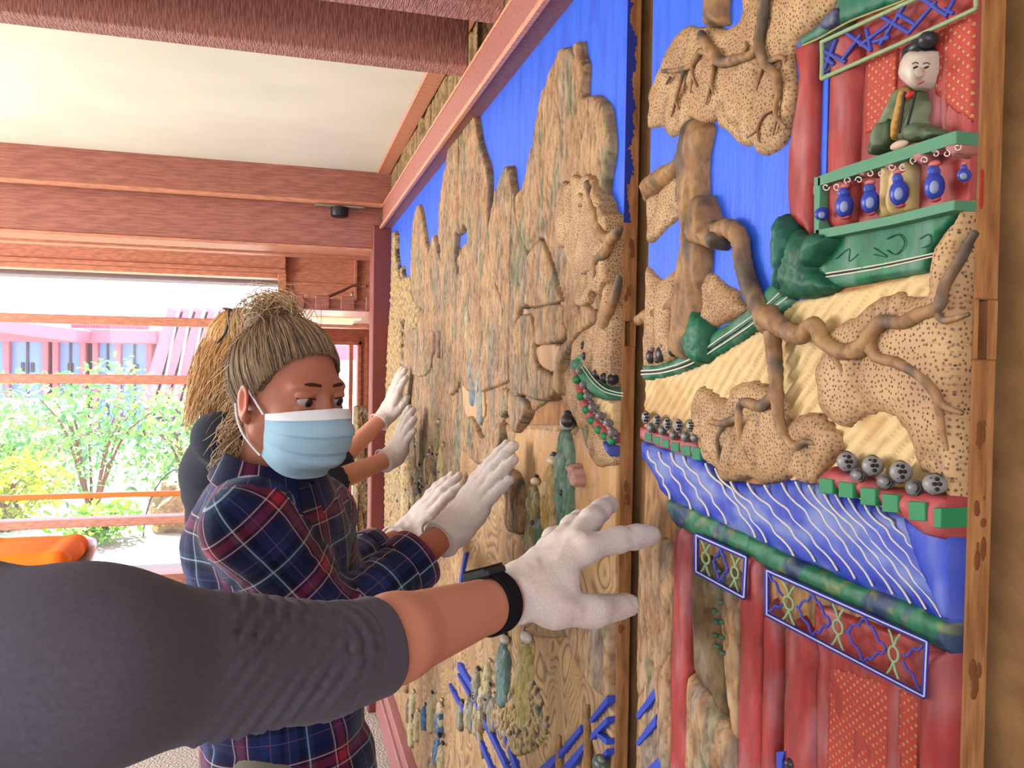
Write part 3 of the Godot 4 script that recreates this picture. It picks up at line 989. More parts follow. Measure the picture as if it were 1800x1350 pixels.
func relief(p: PackedVector2Array, style: String, height: float, round_by: float, lift: float, cell: float, base: Color) -> MB:
	var mb := MB.new()
	var lo := p[0]
	var hi := p[0]
	for q in p:
		lo = lo.min(q); hi = hi.max(q)
	var cu := int(ceil((hi.x - lo.x) / cell)) + 2
	var cv := int(ceil((hi.y - lo.y) / cell)) + 2
	lo -= Vector2(cell, cell) * 0.5
	var reach := maxf(round_by, cell * 1.7)
	var nb := int((hi.y - lo.y) / reach) + 3
	var bins := []
	for k in nb: bins.append(PackedInt32Array())
	var cnt := p.size()
	for k in cnt:
		var a := p[k]
		var b := p[(k + 1) % cnt]
		for j in range(int((minf(a.y, b.y) - lo.y) / reach), int((maxf(a.y, b.y) - lo.y) / reach) + 1):
			if j >= 0 and j < nb: bins[j].append(k)
	var W1 := cu + 1
	var inside := PackedByteArray()
	inside.resize(W1 * (cv + 1))
	for y in cv + 1:
		var vv := lo.y + y * cell + 1e-6
		var xs := []
		for k in cnt:
			var a := p[k]
			var b := p[(k + 1) % cnt]
			if (a.y > vv) != (b.y > vv): xs.append(a.x + (vv - a.y) / (b.y - a.y) * (b.x - a.x))
		xs.sort()
		for k in range(0, xs.size() - 1, 2):
			for x in range(maxi(int(ceil((xs[k] - lo.x) / cell)), 0), mini(int((xs[k + 1] - lo.x) / cell), cu) + 1):
				inside[y * W1 + x] = 1
	var idx := PackedInt32Array()
	idx.resize(W1 * (cv + 1))
	idx.fill(-1)
	for y in cv + 1:
		for x in cu + 1:
			var at := y * W1 + x
			var used := inside[at] == 1
			if not used:
				for yy in range(maxi(y - 1, 0), mini(y + 1, cv) + 1):
					for xx in range(maxi(x - 1, 0), mini(x + 1, cu) + 1):
						if inside[yy * W1 + xx]: used = true
			if not used: continue
			var q := lo + Vector2(x, y) * cell
			var best := reach * reach
			var near := q
			var bin := int((q.y - lo.y) / reach)
			for j in range(maxi(bin - 1, 0), mini(bin + 1, nb - 1) + 1):
				for k in bins[j]:
					var a := p[k]
					var ab := p[(k + 1) % cnt] - a
					var t := clampf((q - a).dot(ab) / maxf(ab.length_squared(), 1e-12), 0, 1)
					var e := a + ab * t
					var dd := e.distance_squared_to(q)
					if dd < best: best = dd; near = e
			var h := 0.0
			if inside[at]:
				var s := minf(sqrt(best) / round_by, 1.0)
				var k := sqrt(maxf(1.0 - (1.0 - s) * (1.0 - s), 0.0))
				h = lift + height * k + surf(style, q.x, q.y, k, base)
				h = maxf(h, lift * 0.5 + 0.0002)
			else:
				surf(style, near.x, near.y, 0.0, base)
				hue = hue.darkened(0.25)  # darker foot of the piece: outline shade painted into the colour
				q = near
				h = -0.001
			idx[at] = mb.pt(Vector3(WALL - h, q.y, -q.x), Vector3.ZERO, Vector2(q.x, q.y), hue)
	for y in cv:
		for x in cu:
			var at := y * W1 + x
			if inside[at] + inside[at + 1] + inside[at + W1] + inside[at + W1 + 1] == 0: continue
			var a := idx[at]
			var b := idx[at + 1]
			var d := idx[at + W1 + 1]
			var e := idx[at + W1]
			if a < 0 or b < 0 or d < 0 or e < 0: continue
			if (x + y) % 2: mb.i.append_array([a, b, d, a, d, e])
			else: mb.i.append_array([a, b, e, b, d, e])
	# faces are seen from the room: -x
	for k in range(0, mb.i.size(), 3):
		var b := mb.i[k + 1]
		if (mb.v[b] - mb.v[mb.i[k]]).cross(mb.v[mb.i[k + 2]] - mb.v[mb.i[k]]).x > 0:
			mb.i[k + 1] = mb.i[k + 2]
			mb.i[k + 2] = b
	mb.smooth()
	return mb

# carves one outline, clipped to each panel that it crosses
func carve(called: String, crop: String, style: String, material: String, height: float, round_by: float, lift: float, s: String, base := Color.WHITE, smooth := 4, cell := 0.0, parent: Node3D = null) -> MeshInstance3D:
	var p := outline(crop, s, (lift + height * 0.6) * 0.55)
	if smooth > 0: p = rounded(p, smooth)
	return carve_uv(called, p, style, material, height, round_by, lift, base, cell, parent)

func carve_uv(called: String, p: PackedVector2Array, style: String, material: String, height: float, round_by: float, lift: float, base := Color.WHITE, cell := 0.0, parent: Node3D = null) -> MeshInstance3D:
	var last: MeshInstance3D = null
	for pn in panels:
		if parent and parent != pn[0] and parent.get_parent() != pn[0]: continue
		var rect := PackedVector2Array([Vector2(pn[1] + 0.001, 0.175), Vector2(pn[2] - 0.001, 0.175), Vector2(pn[2] - 0.001, 2.24), Vector2(pn[1] + 0.001, 2.24)])
		for q in Geometry2D.intersect_polygons(p, rect):
			if Geometry2D.is_polygon_clockwise(q) and false: continue
			var lo: Vector2 = q[0]
			var hi: Vector2 = q[0]
			for w in q:
				lo = lo.min(w); hi = hi.max(w)
			if (hi - lo).x < 0.003 or (hi - lo).y < 0.003: continue
			var c := cell
			if c == 0.0:
				c = 0.0028 if pn[1] < 0.6 else (0.0026 if pn[1] < 1.4 else (0.0034 if pn[1] < 1.9 else 0.0046))
				c = minf(c, maxf(0.0012, minf((hi - lo).x, (hi - lo).y) / 9.0))
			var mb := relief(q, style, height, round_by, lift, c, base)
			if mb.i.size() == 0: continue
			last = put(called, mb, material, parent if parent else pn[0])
	return last

# a flat board cut to an outline, clipped to the panels
func plank(called: String, crop: String, s: String, lift: float, thick: float, base: Color, material := "plain") -> void:
	var p := outline(crop, s, lift + thick * 0.5)
	for pn in panels:
		var rect := PackedVector2Array([Vector2(pn[1] + 0.001, 0.175), Vector2(pn[2] - 0.001, 0.175), Vector2(pn[2] - 0.001, 2.24), Vector2(pn[1] + 0.001, 2.24)])
		for q in Geometry2D.intersect_polygons(p, rect):
			var tr := Geometry2D.triangulate_polygon(q)
			if tr.is_empty(): continue
			var c := Vector2.ZERO
			for w in q: c += w / q.size()
			var mb := MB.new()
			var n: int = q.size()
			for w in q:      # top, drawn in by a small bevel
				var d: Vector2 = (c - w).normalized() * 0.0006
				hue = base.lerp(base.darkened(0.3), clampf(nC.get_noise_2d(w.x * 60.0, w.y * 60.0), 0, 0.6))
				mb.pt(Vector3(WALL - lift - thick, w.y + d.y, -w.x - d.x), Vector3.LEFT, w, hue)
			for t in tr: mb.i.append(t)
			mb.tint = base
			for k in n:
				var a: Vector2 = q[k]
				var b: Vector2 = q[(k + 1) % n]
				var da: Vector2 = (c - a).normalized() * 0.0006
				var db: Vector2 = (c - b).normalized() * 0.0006
				for y in [[Vector3(WALL - lift - thick, a.y + da.y, -a.x - da.x), Vector3(WALL - lift - thick, b.y + db.y, -b.x - db.x), Vector3(WALL - lift - thick + 0.0006, b.y, -b.x), Vector3(WALL - lift - thick + 0.0006, a.y, -a.x)], [Vector3(WALL - lift - thick + 0.0006, a.y, -a.x), Vector3(WALL - lift - thick + 0.0006, b.y, -b.x), Vector3(WALL + 0.001, b.y, -b.x), Vector3(WALL + 0.001, a.y, -a.x)]]:
					var nn: Vector3 = (y[1] - y[0]).cross(y[2] - y[0])
					var m: Vector3 = (y[0] + y[1] + y[2] + y[3]) / 4.0
					if nn.dot(m - Vector3(WALL - lift, c.y, -c.x)) < 0: y.reverse()
					mb.face(y)
			put(called, mb, material, pn[0])

func panel_at(u: float) -> Node3D:
	for pn in panels:
		if u < pn[2] + 0.02: return pn[0]
	return panels[panels.size() - 1][0]

# a round branch lying on the panel: "x,y,radius ..." in crop pixels
func limb(called: String, crop: String, s: String, col: String = "bark", sit := 0.35, base := Color.WHITE, lift := 0.0, segs := 9, parent: Node3D = null) -> MeshInstance3D:
	var ps := PackedVector3Array()
	var rs := PackedFloat32Array()
	var sc: float = CROPS[crop][2]
	for w in s.split(" ", false):
		var q := w.split(",")
		var uv := uv_of(crop, float(q[0]), float(q[1]))
		uv = uv_of(crop, float(q[0]), float(q[1]), lift + sit * float(q[2]) * sc * (Vector3(WALL, uv.y, -uv.x) - EYE).dot(-lens.z) / FOCAL)
		var pp := Vector3(WALL, uv.y, -uv.x)
		var depth := (pp - EYE).dot(-lens.z)
		var r := float(q[2]) * sc * depth / FOCAL
		ps.append(Vector3(WALL - lift - r * sit, uv.y, -uv.x))
		rs.append(r)
	var per := 7 if ps.size() < 14 else 4
	ps = spline(ps, per)
	rs = spline_f(rs, per)
	var mb := MB.new()
	if base == Color.WHITE:
		for k in rs.size():
			rs[k] *= 1.0 + 0.16 * nA.get_noise_2d(k * 30.0 + ps[0].z * 900.0, ps[0].y * 700.0)
	mb.tint = base
	mb.tube(ps, rs, segs)
	if base == Color.WHITE:
		for k in mb.v.size():
			var p := mb.v[k]
			surf("bark", -p.z, p.y + p.x, 1.0, base)
			mb.c[k] = hue
			mb.t[k] = Vector2(-p.z, p.y)
	return put(called, mb, col, parent if parent else panel_at(-ps[ps.size() / 2].z))

func lump(called: String, crop: String, x: float, y: float, rx: float, ry: float, depth_m: float, col: Color, lift := 0.0, parent: Node3D = null, material := "plain") -> MeshInstance3D:
	# an ellipsoid boss, radii in crop pixels as seen
	var hh := lift + depth_m * 0.4
	var a := uv_of(crop, x - rx, y, hh)
	var b := uv_of(crop, x + rx, y, hh)
	var c := uv_of(crop, x, y - ry, hh)
	var d := uv_of(crop, x, y + ry, hh)
	depth_m = minf(depth_m, maxf((c.y - d.y) * 0.6, 0.0012))
	var o := (a + b) / 2
	var mb := MB.new()
	mb.tint = col
	mb.ell(Vector3(WALL - lift - depth_m * 0.3, (c.y + d.y) / 2, -o.x), Basis(Vector3(depth_m, 0, 0), Vector3(0, (c.y - d.y) / 2, 0), Vector3(0, 0, (b.x - a.x) / 2)), 14, 9)
	return put(called, mb, material, parent if parent else panel_at(o.x))

func build_mural():
	nA = noise(1.0, 3, 101)
	nB = noise(1.0, 3, 202)
	nC = noise(1.0, 3, 303)
	nR = noise(1.0, 2, 404)
	var spans := [[0.416, 0.900], [0.977, 1.472], [1.473, 1.975], [1.976, 2.476], [2.477, 2.957], [2.958, 3.398]]
	var words := ["carved wooden panel with the red pavilion and gnarled tree, nearest", "carved mountain panel with the temple corner and robed ladies, beside the gap", "carved mountain panel touched by the hand of the plaid shirt",
		"carved mountain panel with the slim rock peak beside the twin spires", "carved panel with a single thin pointed peak, second from the dark red post", "last carved panel beside the dark red post, with yellow foliage"]
	for k in 6:
		var a: float = spans[k][0]
		var b: float = spans[k][1]
		var t := thing("carved_panel", words[k], "carved panel", Vector3(WALL + 0.01, 0.17, -(a + b) / 2), "row of carved and painted panels")
		panels.append([t, a, b])
		var mb := MB.new()
		var x0 := WALL
		var x1 := WALL + 0.0195
		if k < 2:      # the near edge shows, with a mortise cut into it
			var y0 := 1.508 if k == 0 else 1.527
			var y1 := 1.547 if k == 0 else 1.560
			mb.box(Vector3(x0, 0.17, -b), Vector3(x1, 2.25, -a - 0.03), 0.001)
			mb.box(Vector3(x0, 0.17, -a - 0.0305), Vector3(x1, y0, -a), 0.001)
			mb.box(Vector3(x0, y1, -a - 0.0305), Vector3(x1, 2.25, -a), 0.001)
			mb.box(Vector3(x0, y0, -a - 0.0305), Vector3(x0 + 0.004, y1, -a), 0.0005)
			mb.box(Vector3(x1 - 0.008, y0, -a - 0.0305), Vector3(x1, y1, -a), 0.0005)
		else:
			mb.box(Vector3(x0, 0.17, -b), Vector3(x1, 2.25, -a), 0.0015)
		put("board", mb, "bare_wood", t)
		mb = MB.new()
		mb.tint = rgb(57, 117, 254)
		var low := 1.46 if k < 5 else 1.5
		var aa := a + (0.15 if k == 0 else (0.03 if k == 1 else 0.0))
		mb.box(Vector3(x0 - 0.0015, low, -b), Vector3(x0 + 0.0005, 2.25, -aa), 0.0004)
		if k == 1: mb.box(Vector3(x0 - 0.0014, 1.70, -aa), Vector3(x0 + 0.0005, 2.25, -a), 0.0004)
		for q in mb.t.size(): mb.t[q] = Vector2(-mb.v[q].z, mb.v[q].y)
		put("painted_sky", mb, "blue_board", t)
	# blue paint that ran over the edge of the second panel, stains on both edges
	var e := MB.new()
	e.tint = rgb(30, 50, 158)
	var zed := -0.9772
	var yy := 1.69
	while yy < 2.24:
		var w := 0.0085 + 0.010 * nB.get_noise_2d(yy * 16.0, 3.0) + 0.004 * nA.get_noise_2d(yy * 120.0, 8.0)
		e.box(Vector3(WALL - 0.0012, yy, zed - 0.0002), Vector3(WALL + clampf(w, 0.002, 0.0135), yy + 0.0031, zed + 0.0007), 0.0001)
		yy += 0.003
	put("paint_run", e, "plain", panels[1][0])
	var rn := RandomNumberGenerator.new()
	rn.seed = 40
	for q in [[1, 1.655, 0.010, 0.030], [1, 1.60, 0.007, 0.022], [1, 1.33, 0.010, 0.03], [1, 1.17, 0.008, 0.05], [0, 1.40, 0.010, 0.05], [0, 1.46, 0.007, 0.03], [0, 1.30, 0.010, 0.03]]:
		for j in 7:
			var mb := MB.new()
			mb.tint = rgb(128, 78, 40)
			var w := rn.randf_range(0.0012, 0.0035)
			mb.ell(Vector3(WALL + clampf(q[2] + rn.randf_range(-0.004, 0.004), 0.004, 0.0155), q[1] + rn.randf_range(-0.5, 0.5) * q[3], -panels[q[0]][1]), Basis(Vector3(w, 0, 0), Vector3(0, w * rn.randf_range(1.2, 3.0), 0), Vector3(0, 0, 0.0005)), 10, 6)
			put("stain", mb, "plain", panels[q[0]][0])
	for j in 4:
		var mb := MB.new()
		mb.tint = rgb(186, 58, 40)
		mb.ell(Vector3(WALL + 0.003, 1.61 + j * 0.006, -panels[0][1]), Basis(Vector3(0.0018, 0, 0), Vector3(0, 0.005 - j * 0.0006, 0), Vector3(0, 0, 0.0005)), 10, 6)
		put("paint_drip", mb, "plain", panels[0][0])
	near_panel()
	mountain_panels()

func near_panel():
	var red := rgb(190, 66, 60)
	var green := rgb(38, 128, 92)
	var deep := rgb(34, 104, 76)
	var blue := rgb(62, 74, 176)
	var pale := rgb(150, 176, 130)
	# base layers
	carve("pavilion_wall", "A", "wash", "paint", 0.002, 0.006, 0.001, "1050,-260 1640,-260 1600,960 1050,1030 1040,400", red, 0)
	carve("gilt_lattice", "A", "flat", "lattice", 0.001, 0.004, 0.0032, "1090,268 1240,205 1232,560 1085,612", rgb(245, 236, 230), 0)
	carve("gilt_lattice", "A", "flat", "lattice", 0.001, 0.004, 0.0032, "1380,150 1592,52 1580,560 1480,500 1400,420", rgb(245, 236, 230), 0)
	carve("lower_wood", "C", "wood", "rock", 0.001, 0.01, 0.0005, "60,-160 230,120 900,460 1560,700 1560,1900 60,1900", Color.WHITE, 0)
	carve("hillside", "B", "cream", "plain", 0.004, 0.012, 0.001, "60,690 300,640 480,540 620,455 720,380 760,330 940,300 1380,200 1620,120 1620,1300 880,1180 330,1060 60,900", Color.WHITE, 2)
	# foliage and cliffs
	carve("spotted_foliage", "A", "spot", "spotted", 0.008, 0.014, 0.001, "530,-260 530,60 500,112 460,132 430,122 380,112 330,125 300,112 255,140 210,200 180,270 150,340 120,420 105,490 80,575 140,580 165,572 190,610 215,622 250,600 285,570 310,540 340,570 375,575 415,545 430,580 470,600 500,640 545,668 575,655 600,690 635,705 690,680 720,650 745,600 755,540 770,480 780,420 770,330 765,280 770,200 800,170 900,90 960,30 1000,-60 1010,-260")
	carve("spotted_foliage", "A", "spot", "spotted", 0.007, 0.014, 0.001, "60,900 160,850 250,780 258,900 260,960 230,1000 180,1040 140,1085 105,1100 60,1050")
	carve("spotted_foliage", "B", "spot", "spotted", 0.009, 0.02, 0.001, "60,175 105,180 140,215 170,230 210,205 250,180 255,300 220,420 225,600 60,610")
	carve("spotted_foliage", "B", "spot", "spotted", 0.009, 0.02, 0.001, "352,218 400,208 440,245 500,280 520,320 540,385 380,465 345,440")
	carve("spotted_cliff", "B", "spot", "spotted", 0.011, 0.02, 0.003, "928,470 1000,420 1060,390 1140,320 1240,285 1320,312 1376,300 1380,230 1400,120 1440,40 1500,-30 1620,-110 1620,1260 1440,1200 1400,1125 1340,1100 1310,1020 1290,950 1240,870 1200,850 1100,850 1050,890 990,905 900,840 880,750 870,640 900,570")
	carve("spotted_cliff", "B", "spot", "spotted", 0.011, 0.02, 0.004, "340,720 380,730 430,760 480,770 490,720 570,690 640,710 720,760 750,870 800,840 880,835 930,880 975,920 980,1010 940,1070 900,1120 860,1165 800,1160 770,1130 700,1150 620,1162 570,1130 500,1152 440,1140 410,1090 350,1040 340,980 310,900 310,820")
	# pavilion columns
	for s in ["770,222 880,180 876,400 868,700 860,1062 815,1045 745,970 745,700 775,500 792,350", "945,172 1075,110 1080,250 1070,500 1060,720 1048,1010 920,1030 922,800 927,500"]:
		carve("red_column", "A", "wash", "paint", 0.009, 0.013, 0.002, s, red, 2)
	carve("wall_fold", "A", "wash", "paint", 0.003, 0.006, 0.002, "1440,120 1470,110 1455,600 1430,640 1425,400", red, 3)
	# eave and hanging lattice
	carve("green_eave", "A", "wash", "paint", 0.006, 0.01, 0.004, "796,222 806,165 900,100 960,40 1010,-60 1300,-60 1240,15 1100,70 1000,112 880,180", green, 2)
	carve("eave_band", "A", "wash", "paint", 0.004, 0.006, 0.010, "900,100 960,45 985,40 970,110 920,140", rgb(40, 52, 96), 2)
	limb("eave_edge", "A", "800,205,5 880,170,5 1000,103,5 1100,62,5 1250,5,5 1340,-40,5", "plain", 0.3, rgb(170, 160, 100), 0.009)
	carve("window_dark", "A", "flat", "plain", 0.001, 0.003, 0.0015, "885,190 950,165 935,320 885,350", rgb(26, 34, 96), 0)
	for s in ["886,190,10 1250,22,10 1590,-130,10", "886,186,10 888,270,10 885,356,10", "885,356,10 1290,175,10 1585,38,10", "1580,-60,10 1584,30,10"]:
		limb("valance_rail", "A", s, "plain", 0.6, pale, 0.012)
	for s in ["950,180 900,312", "900,232 992,280", "905,262 940,290", "1000,150 1110,228", "980,272 1062,158", "1060,205 1192,108", "1088,130 1108,222", "1150,70 1282,150", "1150,202 1262,22", "1190,168 1120,190", "1228,62 1310,112", "1278,152 1402,8", "1318,-20 1452,72", "1448,72 1502,-40", "1400,30 1340,-10", "1480,60 1440,40"]:
		var q: PackedStringArray = s.split(" ")
		limb("lattice_bar", "A", q[0] + ",10 " + q[1] + ",10", "plain", 0.5, blue, 0.011, 7)
	# lady at the balustrade
	var lady := Node3D.new()
	lady.name = "carved_lady"
	panels[0][0].add_child(lady, true)
	carve("skirt", "A", "fold", "plain", 0.008, 0.010, 0.004, "1175,745 1310,700 1312,940 1250,965 1140,985 1160,850", rgb(214, 184, 122), 3, 0, lady)
	carve("robe", "A", "fold", "plain", 0.012, 0.012, 0.005, "1268,385 1340,410 1362,480 1352,560 1440,588 1445,625 1250,655 1125,705 1150,620 1180,520 1220,440", rgb(112, 128, 92), 3, 0, lady)
	carve("sleeve", "A", "fold", "plain", 0.006, 0.008, 0.016, "1180,560 1225,545 1222,640 1190,680 1130,700 1150,620", rgb(96, 116, 84), 3, 0, lady)
	carve("sleeve", "A", "fold", "plain", 0.006, 0.008, 0.014, "1290,585 1340,560 1430,590 1425,620 1300,645", rgb(100, 118, 86), 3, 0, lady)
	carve("lapel", "A", "flat", "plain", 0.004, 0.004, 0.016, "1272,420 1304,415 1262,610 1232,622", rgb(196, 146, 70), 3, 0, lady)
	limb("lapel_edge", "A", "1262,415,6 1250,500,6 1236,600,6", "plain", 0.5, rgb(36, 36, 40), 0.018, 7, lady)
	limb("lapel_edge", "A", "1310,415,6 1290,500,6 1262,600,6", "plain", 0.5, rgb(36, 36, 40), 0.018, 7, lady)
	lump("bow", "A", 1282, 428, 20, 16, 0.005, rgb(190, 40, 34), 0.018, lady)
	lump("hand", "A", 1230, 655, 38, 20, 0.006, rgb(214, 186, 160), 0.016, lady)
	carve("hair", "A", "clay", "gloss", 0.010, 0.010, 0.006, "1262,360 1270,280 1285,215 1330,195 1392,215 1398,290 1385,345 1330,300", rgb(44, 46, 52), 3, 0, lady)
	carve("face", "A", "flat", "gloss", 0.013, 0.013, 0.008, "1278,262 1320,222 1385,232 1392,300 1376,378 1326,412 1274,382 1258,330", rgb(214, 198, 186), 4, 0, lady)
	lump("hair_knot", "A", 1310, 212, 42, 38, 0.012, rgb(46, 48, 54), 0.008, lady, "gloss")
	lump("hair_knot", "A", 1354, 178, 30, 38, 0.011, rgb(52, 54, 60), 0.010, lady, "gloss")
	limb("eyebrow", "A", "1296,288,3 1310,282,3 1322,287,3", "plain", 0.4, rgb(60, 50, 46), 0.0205, 6, lady)
	limb("eyebrow", "A", "1345,288,3 1360,284,3 1374,290,3", "plain", 0.4, rgb(60, 50, 46), 0.0205, 6, lady)
	lump("eye", "A", 1308, 304, 11, 4, 0.0015, rgb(50, 40, 38), 0.0205, lady)
	lump("eye", "A", 1358, 304, 11, 4, 0.0015, rgb(50, 40, 38), 0.0205, lady)
	lump("nose", "A", 1328, 326, 8, 24, 0.004, rgb(212, 194, 180), 0.019, lady)
	lump("mouth", "A", 1328, 372, 16, 6, 0.003, rgb(190, 80, 80), 0.0195, lady)
	# balustrade with scalloped fringe and vases
	carve("balcony_base", "A", "wash", "paint", 0.004, 0.008, 0.004, "860,1065 1540,915 1500,1000 1440,1060 1402,1120 1390,1190 1382,1232 920,1312 870,1240 850,1150", rgb(34, 128, 84), 0)
	for s in ["905,1252,4 1150,1212,4 1395,1158,4", "905,1236,4 1150,1196,4 1395,1145,4", "870,1082,4 1200,1012,4 1530,935,4"]:
		limb("balcony_line", "A", s, "plain", 0.3, rgb(226, 218, 196), 0.008, 6)
	limb("balcony_line", "A", "905,1244,4 1150,1204,4 1395,1152,4", "plain", 0.3, rgb(30, 34, 40), 0.008, 6)
	for s in ["1120,1120 1180,1160 1120,1150", "950,1170 1010,1125 1010,1180 1050,1150", "1180,1080 1230,1060 1260,1100 1220,1150 1180,1130", "1330,1080 1370,1060 1380,1100 1340,1120"]:
		var t := ""
		for q in s.split(" "): t += q + ",3 "
		limb("incised_mark", "A", t, "plain", 0.2, rgb(24, 84, 62), 0.0085, 5)
	carve("fringe", "A", "clay", "plain", 0.003, 0.006, 0.013, "880,840 1000,800 1200,735 1540,630 1536,700 1510,720 1480,682 1440,702 1400,690 1392,742 1360,750 1330,722 1290,700 1250,752 1215,770 1190,742 1150,762 1112,802 1085,800 1060,782 1020,812 985,830 980,802 940,842 900,862 880,900", rgb(186, 120, 116), 2)
	for k in 13:
		var f := k / 12.0
		var x := lerpf(905, 1500, f)
		var y := lerpf(845, 665, f) + (14 if k % 2 else 0)
		var t := ""
		for j in 8:
			var a := j * 0.85 + k
			var r := 17.0 - j * 1.4
			t += "%f,%f,3 " % [x + cos(a) * r, y + sin(a) * r]
		limb("fringe_scroll", "A", t, "plain", 0.4, rgb(228, 206, 202), 0.0162, 5)
	for s in ["876,800 1000,752 1250,672 1566,572 1564,632 1250,728 1000,806 876,842", "860,802 888,800 882,1060 860,1062", "1536,600 1566,580 1556,900 1526,906", "866,1042 1200,978 1556,890 1556,935 1200,1020 866,1084"]:
		plank("balcony_rail", "A", s, 0.0135, 0.004, rgb(86, 148, 116))
	for q in [[985, 930, 1.0], [1102, 912, 1.0], [1232, 872, 1.1], [1392, 842, 1.15], [884, 968, 0.6], [1524, 792, 0.6]]:
		var x: float = q[0]
		var y: float = q[1]
		var w: float = q[2]
		var va := Node3D.new()
		va.name = "painted_vase"
		panels[0][0].add_child(va, true)
		lump("body", "A", x, y, 27 * w, 52 * w, 0.007, rgb(56, 78, 190), 0.012, va, "gloss")
		lump("neck", "A", x - 2, y - 58 * w, 13 * w, 26 * w, 0.005, rgb(70, 92, 196), 0.012, va, "gloss")
		lump("foot", "A", x + 2, y + 52 * w, 20 * w, 10 * w, 0.005, rgb(176, 60, 66), 0.012, va)
		lump("medallion", "A", x, y + 4, 12 * w, 26 * w, 0.003, rgb(150, 164, 204), 0.0185, va)
		lump("blossom", "A", x - 3, y - 88 * w, 22 * w, 14 * w, 0.005, rgb(206, 110, 110), 0.012, va)
	# green beasts and stair bands
	carve("green_beast", "A", "clay", "paint", 0.014, 0.02, 0.006, "690,1010 735,965 765,1020 860,1062 890,1050 945,1060 950,1112 900,1180 868,1200 900,1240 948,1290 940,1312 870,1342 800,1352 730,1345 690,1300 690,1180", deep, 3)
	carve("beast_limb", "A", "clay", "paint", 0.010, 0.012, 0.016, "850,1075 900,1052 948,1070 940,1112 890,1170 850,1210 820,1170", rgb(44, 116, 84), 3)
	carve("beast_back", "A", "clay", "paint", 0.010, 0.014, 0.016, "700,1020 735,975 760,1030 770,1120 740,1220 720,1310 700,1290 695,1150", rgb(40, 110, 92), 3)
	carve("stair_band", "B", "wash", "paint", 0.006, 0.01, 0.004, "60,622 150,615 280,570 380,490 540,385 620,310 690,240 770,335 720,380 610,460 480,545 380,605 300,640 180,685 60,690", rgb(38, 124, 84), 2)
	for s in ["70,648,4 160,640,4 285,598,4 400,520,4 545,420,4 640,345,4 700,290,4", "70,664,4 170,655,4 290,618,4 410,545,4 560,445,4 660,368,4 730,315,4"]:
		limb("stair_line", "B", s, "plain", 0.3, rgb(222, 220, 204), 0.010, 6)
	for s in ["70,656,3 165,648,3 288,608,3 405,532,3 552,432,3 650,356,3 715,302,3"]:
		limb("stair_line", "B", s, "plain", 0.3, rgb(34, 40, 52), 0.010, 6)
	carve("leaf_fin", "B", "clay", "paint", 0.012, 0.016, 0.010, "318,348 345,390 378,430 382,500 370,600 340,616 300,590 280,505 258,440 310,428", rgb(42, 122, 84), 3)
	# trunk and limbs of the gnarled tree
	carve("tree_trunk", "A", "bark", "bark", 0.018, 0.028, 0.004, "290,540 378,565 376,620 362,690 356,760 360,870 372,980 372,1110 365,1250 355,1330 345,1450 335,1610 225,1610 228,1440 238,1320 256,1180 270,1080 266,1000 250,900 252,800 220,815 160,862 60,930 60,850 150,758 245,700")
	carve("tree_trunk", "A", "bark", "bark", 0.014, 0.02, 0.006, "366,112 376,30 386,-260 462,-260 446,60 452,112 400,120")
	carve("broken_limb", "A", "bark", "bark", 0.012, 0.02, 0.016, "362,885 330,905 312,985 300,1090 380,1118 420,1130 440,1060 400,1000")
	limb("tree_root", "B", "250,320,40 175,378,34 100,396,30 60,420,26")
	limb("tree_root", "B", "185,400,22 150,495,16 120,545,10")
	for q in [[112, 582, 12, 34], [156, 572, 15, 38], [212, 552, 11, 34], [140, 600, 10, 14]]:
		lump("dark_figurine", "B", q[0], q[1], q[2], q[3], 0.006, rgb(52, 48, 52), 0.008, null, "gloss")
		lump("dark_figurine", "B", q[0] + 2, q[1] - q[3] + 4, q[2] * 0.6, 11, 0.006, rgb(120, 112, 110), 0.010, null, "gloss")
	for s in ["320,985,52 400,1050,52 462,1030,46 515,1080,44 530,1180,42 560,1290,46 605,1390,48 650,1470,58", "632,-30,28 616,100,25 602,180,26 616,260,24 650,310,22 686,352,18 690,420,15 675,480,12 682,530,10 722,578,7",
		"606,200,22 566,246,21 520,262,22 440,282,26 402,252,25 362,196,24 338,152,20", "410,262,18 340,232,18 300,292,14 232,318,12 165,322,8", "262,320,12 242,392,9 226,450,8 240,492,5", "226,440,7 212,500,5 206,530,3", "300,292,11 302,342,8 322,392,5", "300,330,8 292,420,4",
		"396,292,14 386,372,9 366,452,6 360,472,4", "384,372,8 396,424,4", "624,292,12 602,352,9 590,408,5", "652,276,16 700,258,12 722,276,8", "676,484,12 622,522,8 596,582,7 602,642,4", "684,530,9 664,612,4", "596,584,6 548,622,4", "522,256,15 546,214,11 540,190,7", "200,350,8 182,382,4"]:
		limb("tree_limb", "A", s, "bark", 0.5, Color.WHITE, 0.012 if not s.begins_with("320") else 0.006)
	for s in ["640,400,58 700,450,46 790,486,44 850,440,40 892,510,38 960,556,38 1030,556,40 1085,525,44 1110,470,38 1165,425,34 1250,430,32 1330,392,34 1412,358,30 1440,260,26 1500,165,24 1545,75,26", "900,510,30 940,570,24 972,630,16 988,664,7", "1100,515,36 1130,580,28 1225,612,26 1322,662,26 1392,742,24 1432,802,18 1522,838,12",
		"1400,760,20 1420,840,16 1432,920,13 1454,1002,7", "660,470,40 668,560,36 676,650,34 680,750,32 690,860,26 720,940,22 762,988,22 812,968,16 858,978,9", "690,740,30 610,806,28 532,792,24 512,866,20 522,960,15 574,1072,8", "520,850,18 442,886,20 382,882,14 350,944,9", "446,890,15 416,960,12 430,1094,7", "400,900,10 372,930,7 356,950,5",
		"1400,372,22 1440,420,16 1552,392,9", "850,440,34 866,415,28", "1545,75,22 1580,20,20"]:
		limb("tree_limb", "B", s, "bark", 0.55, Color.WHITE, 0.014)
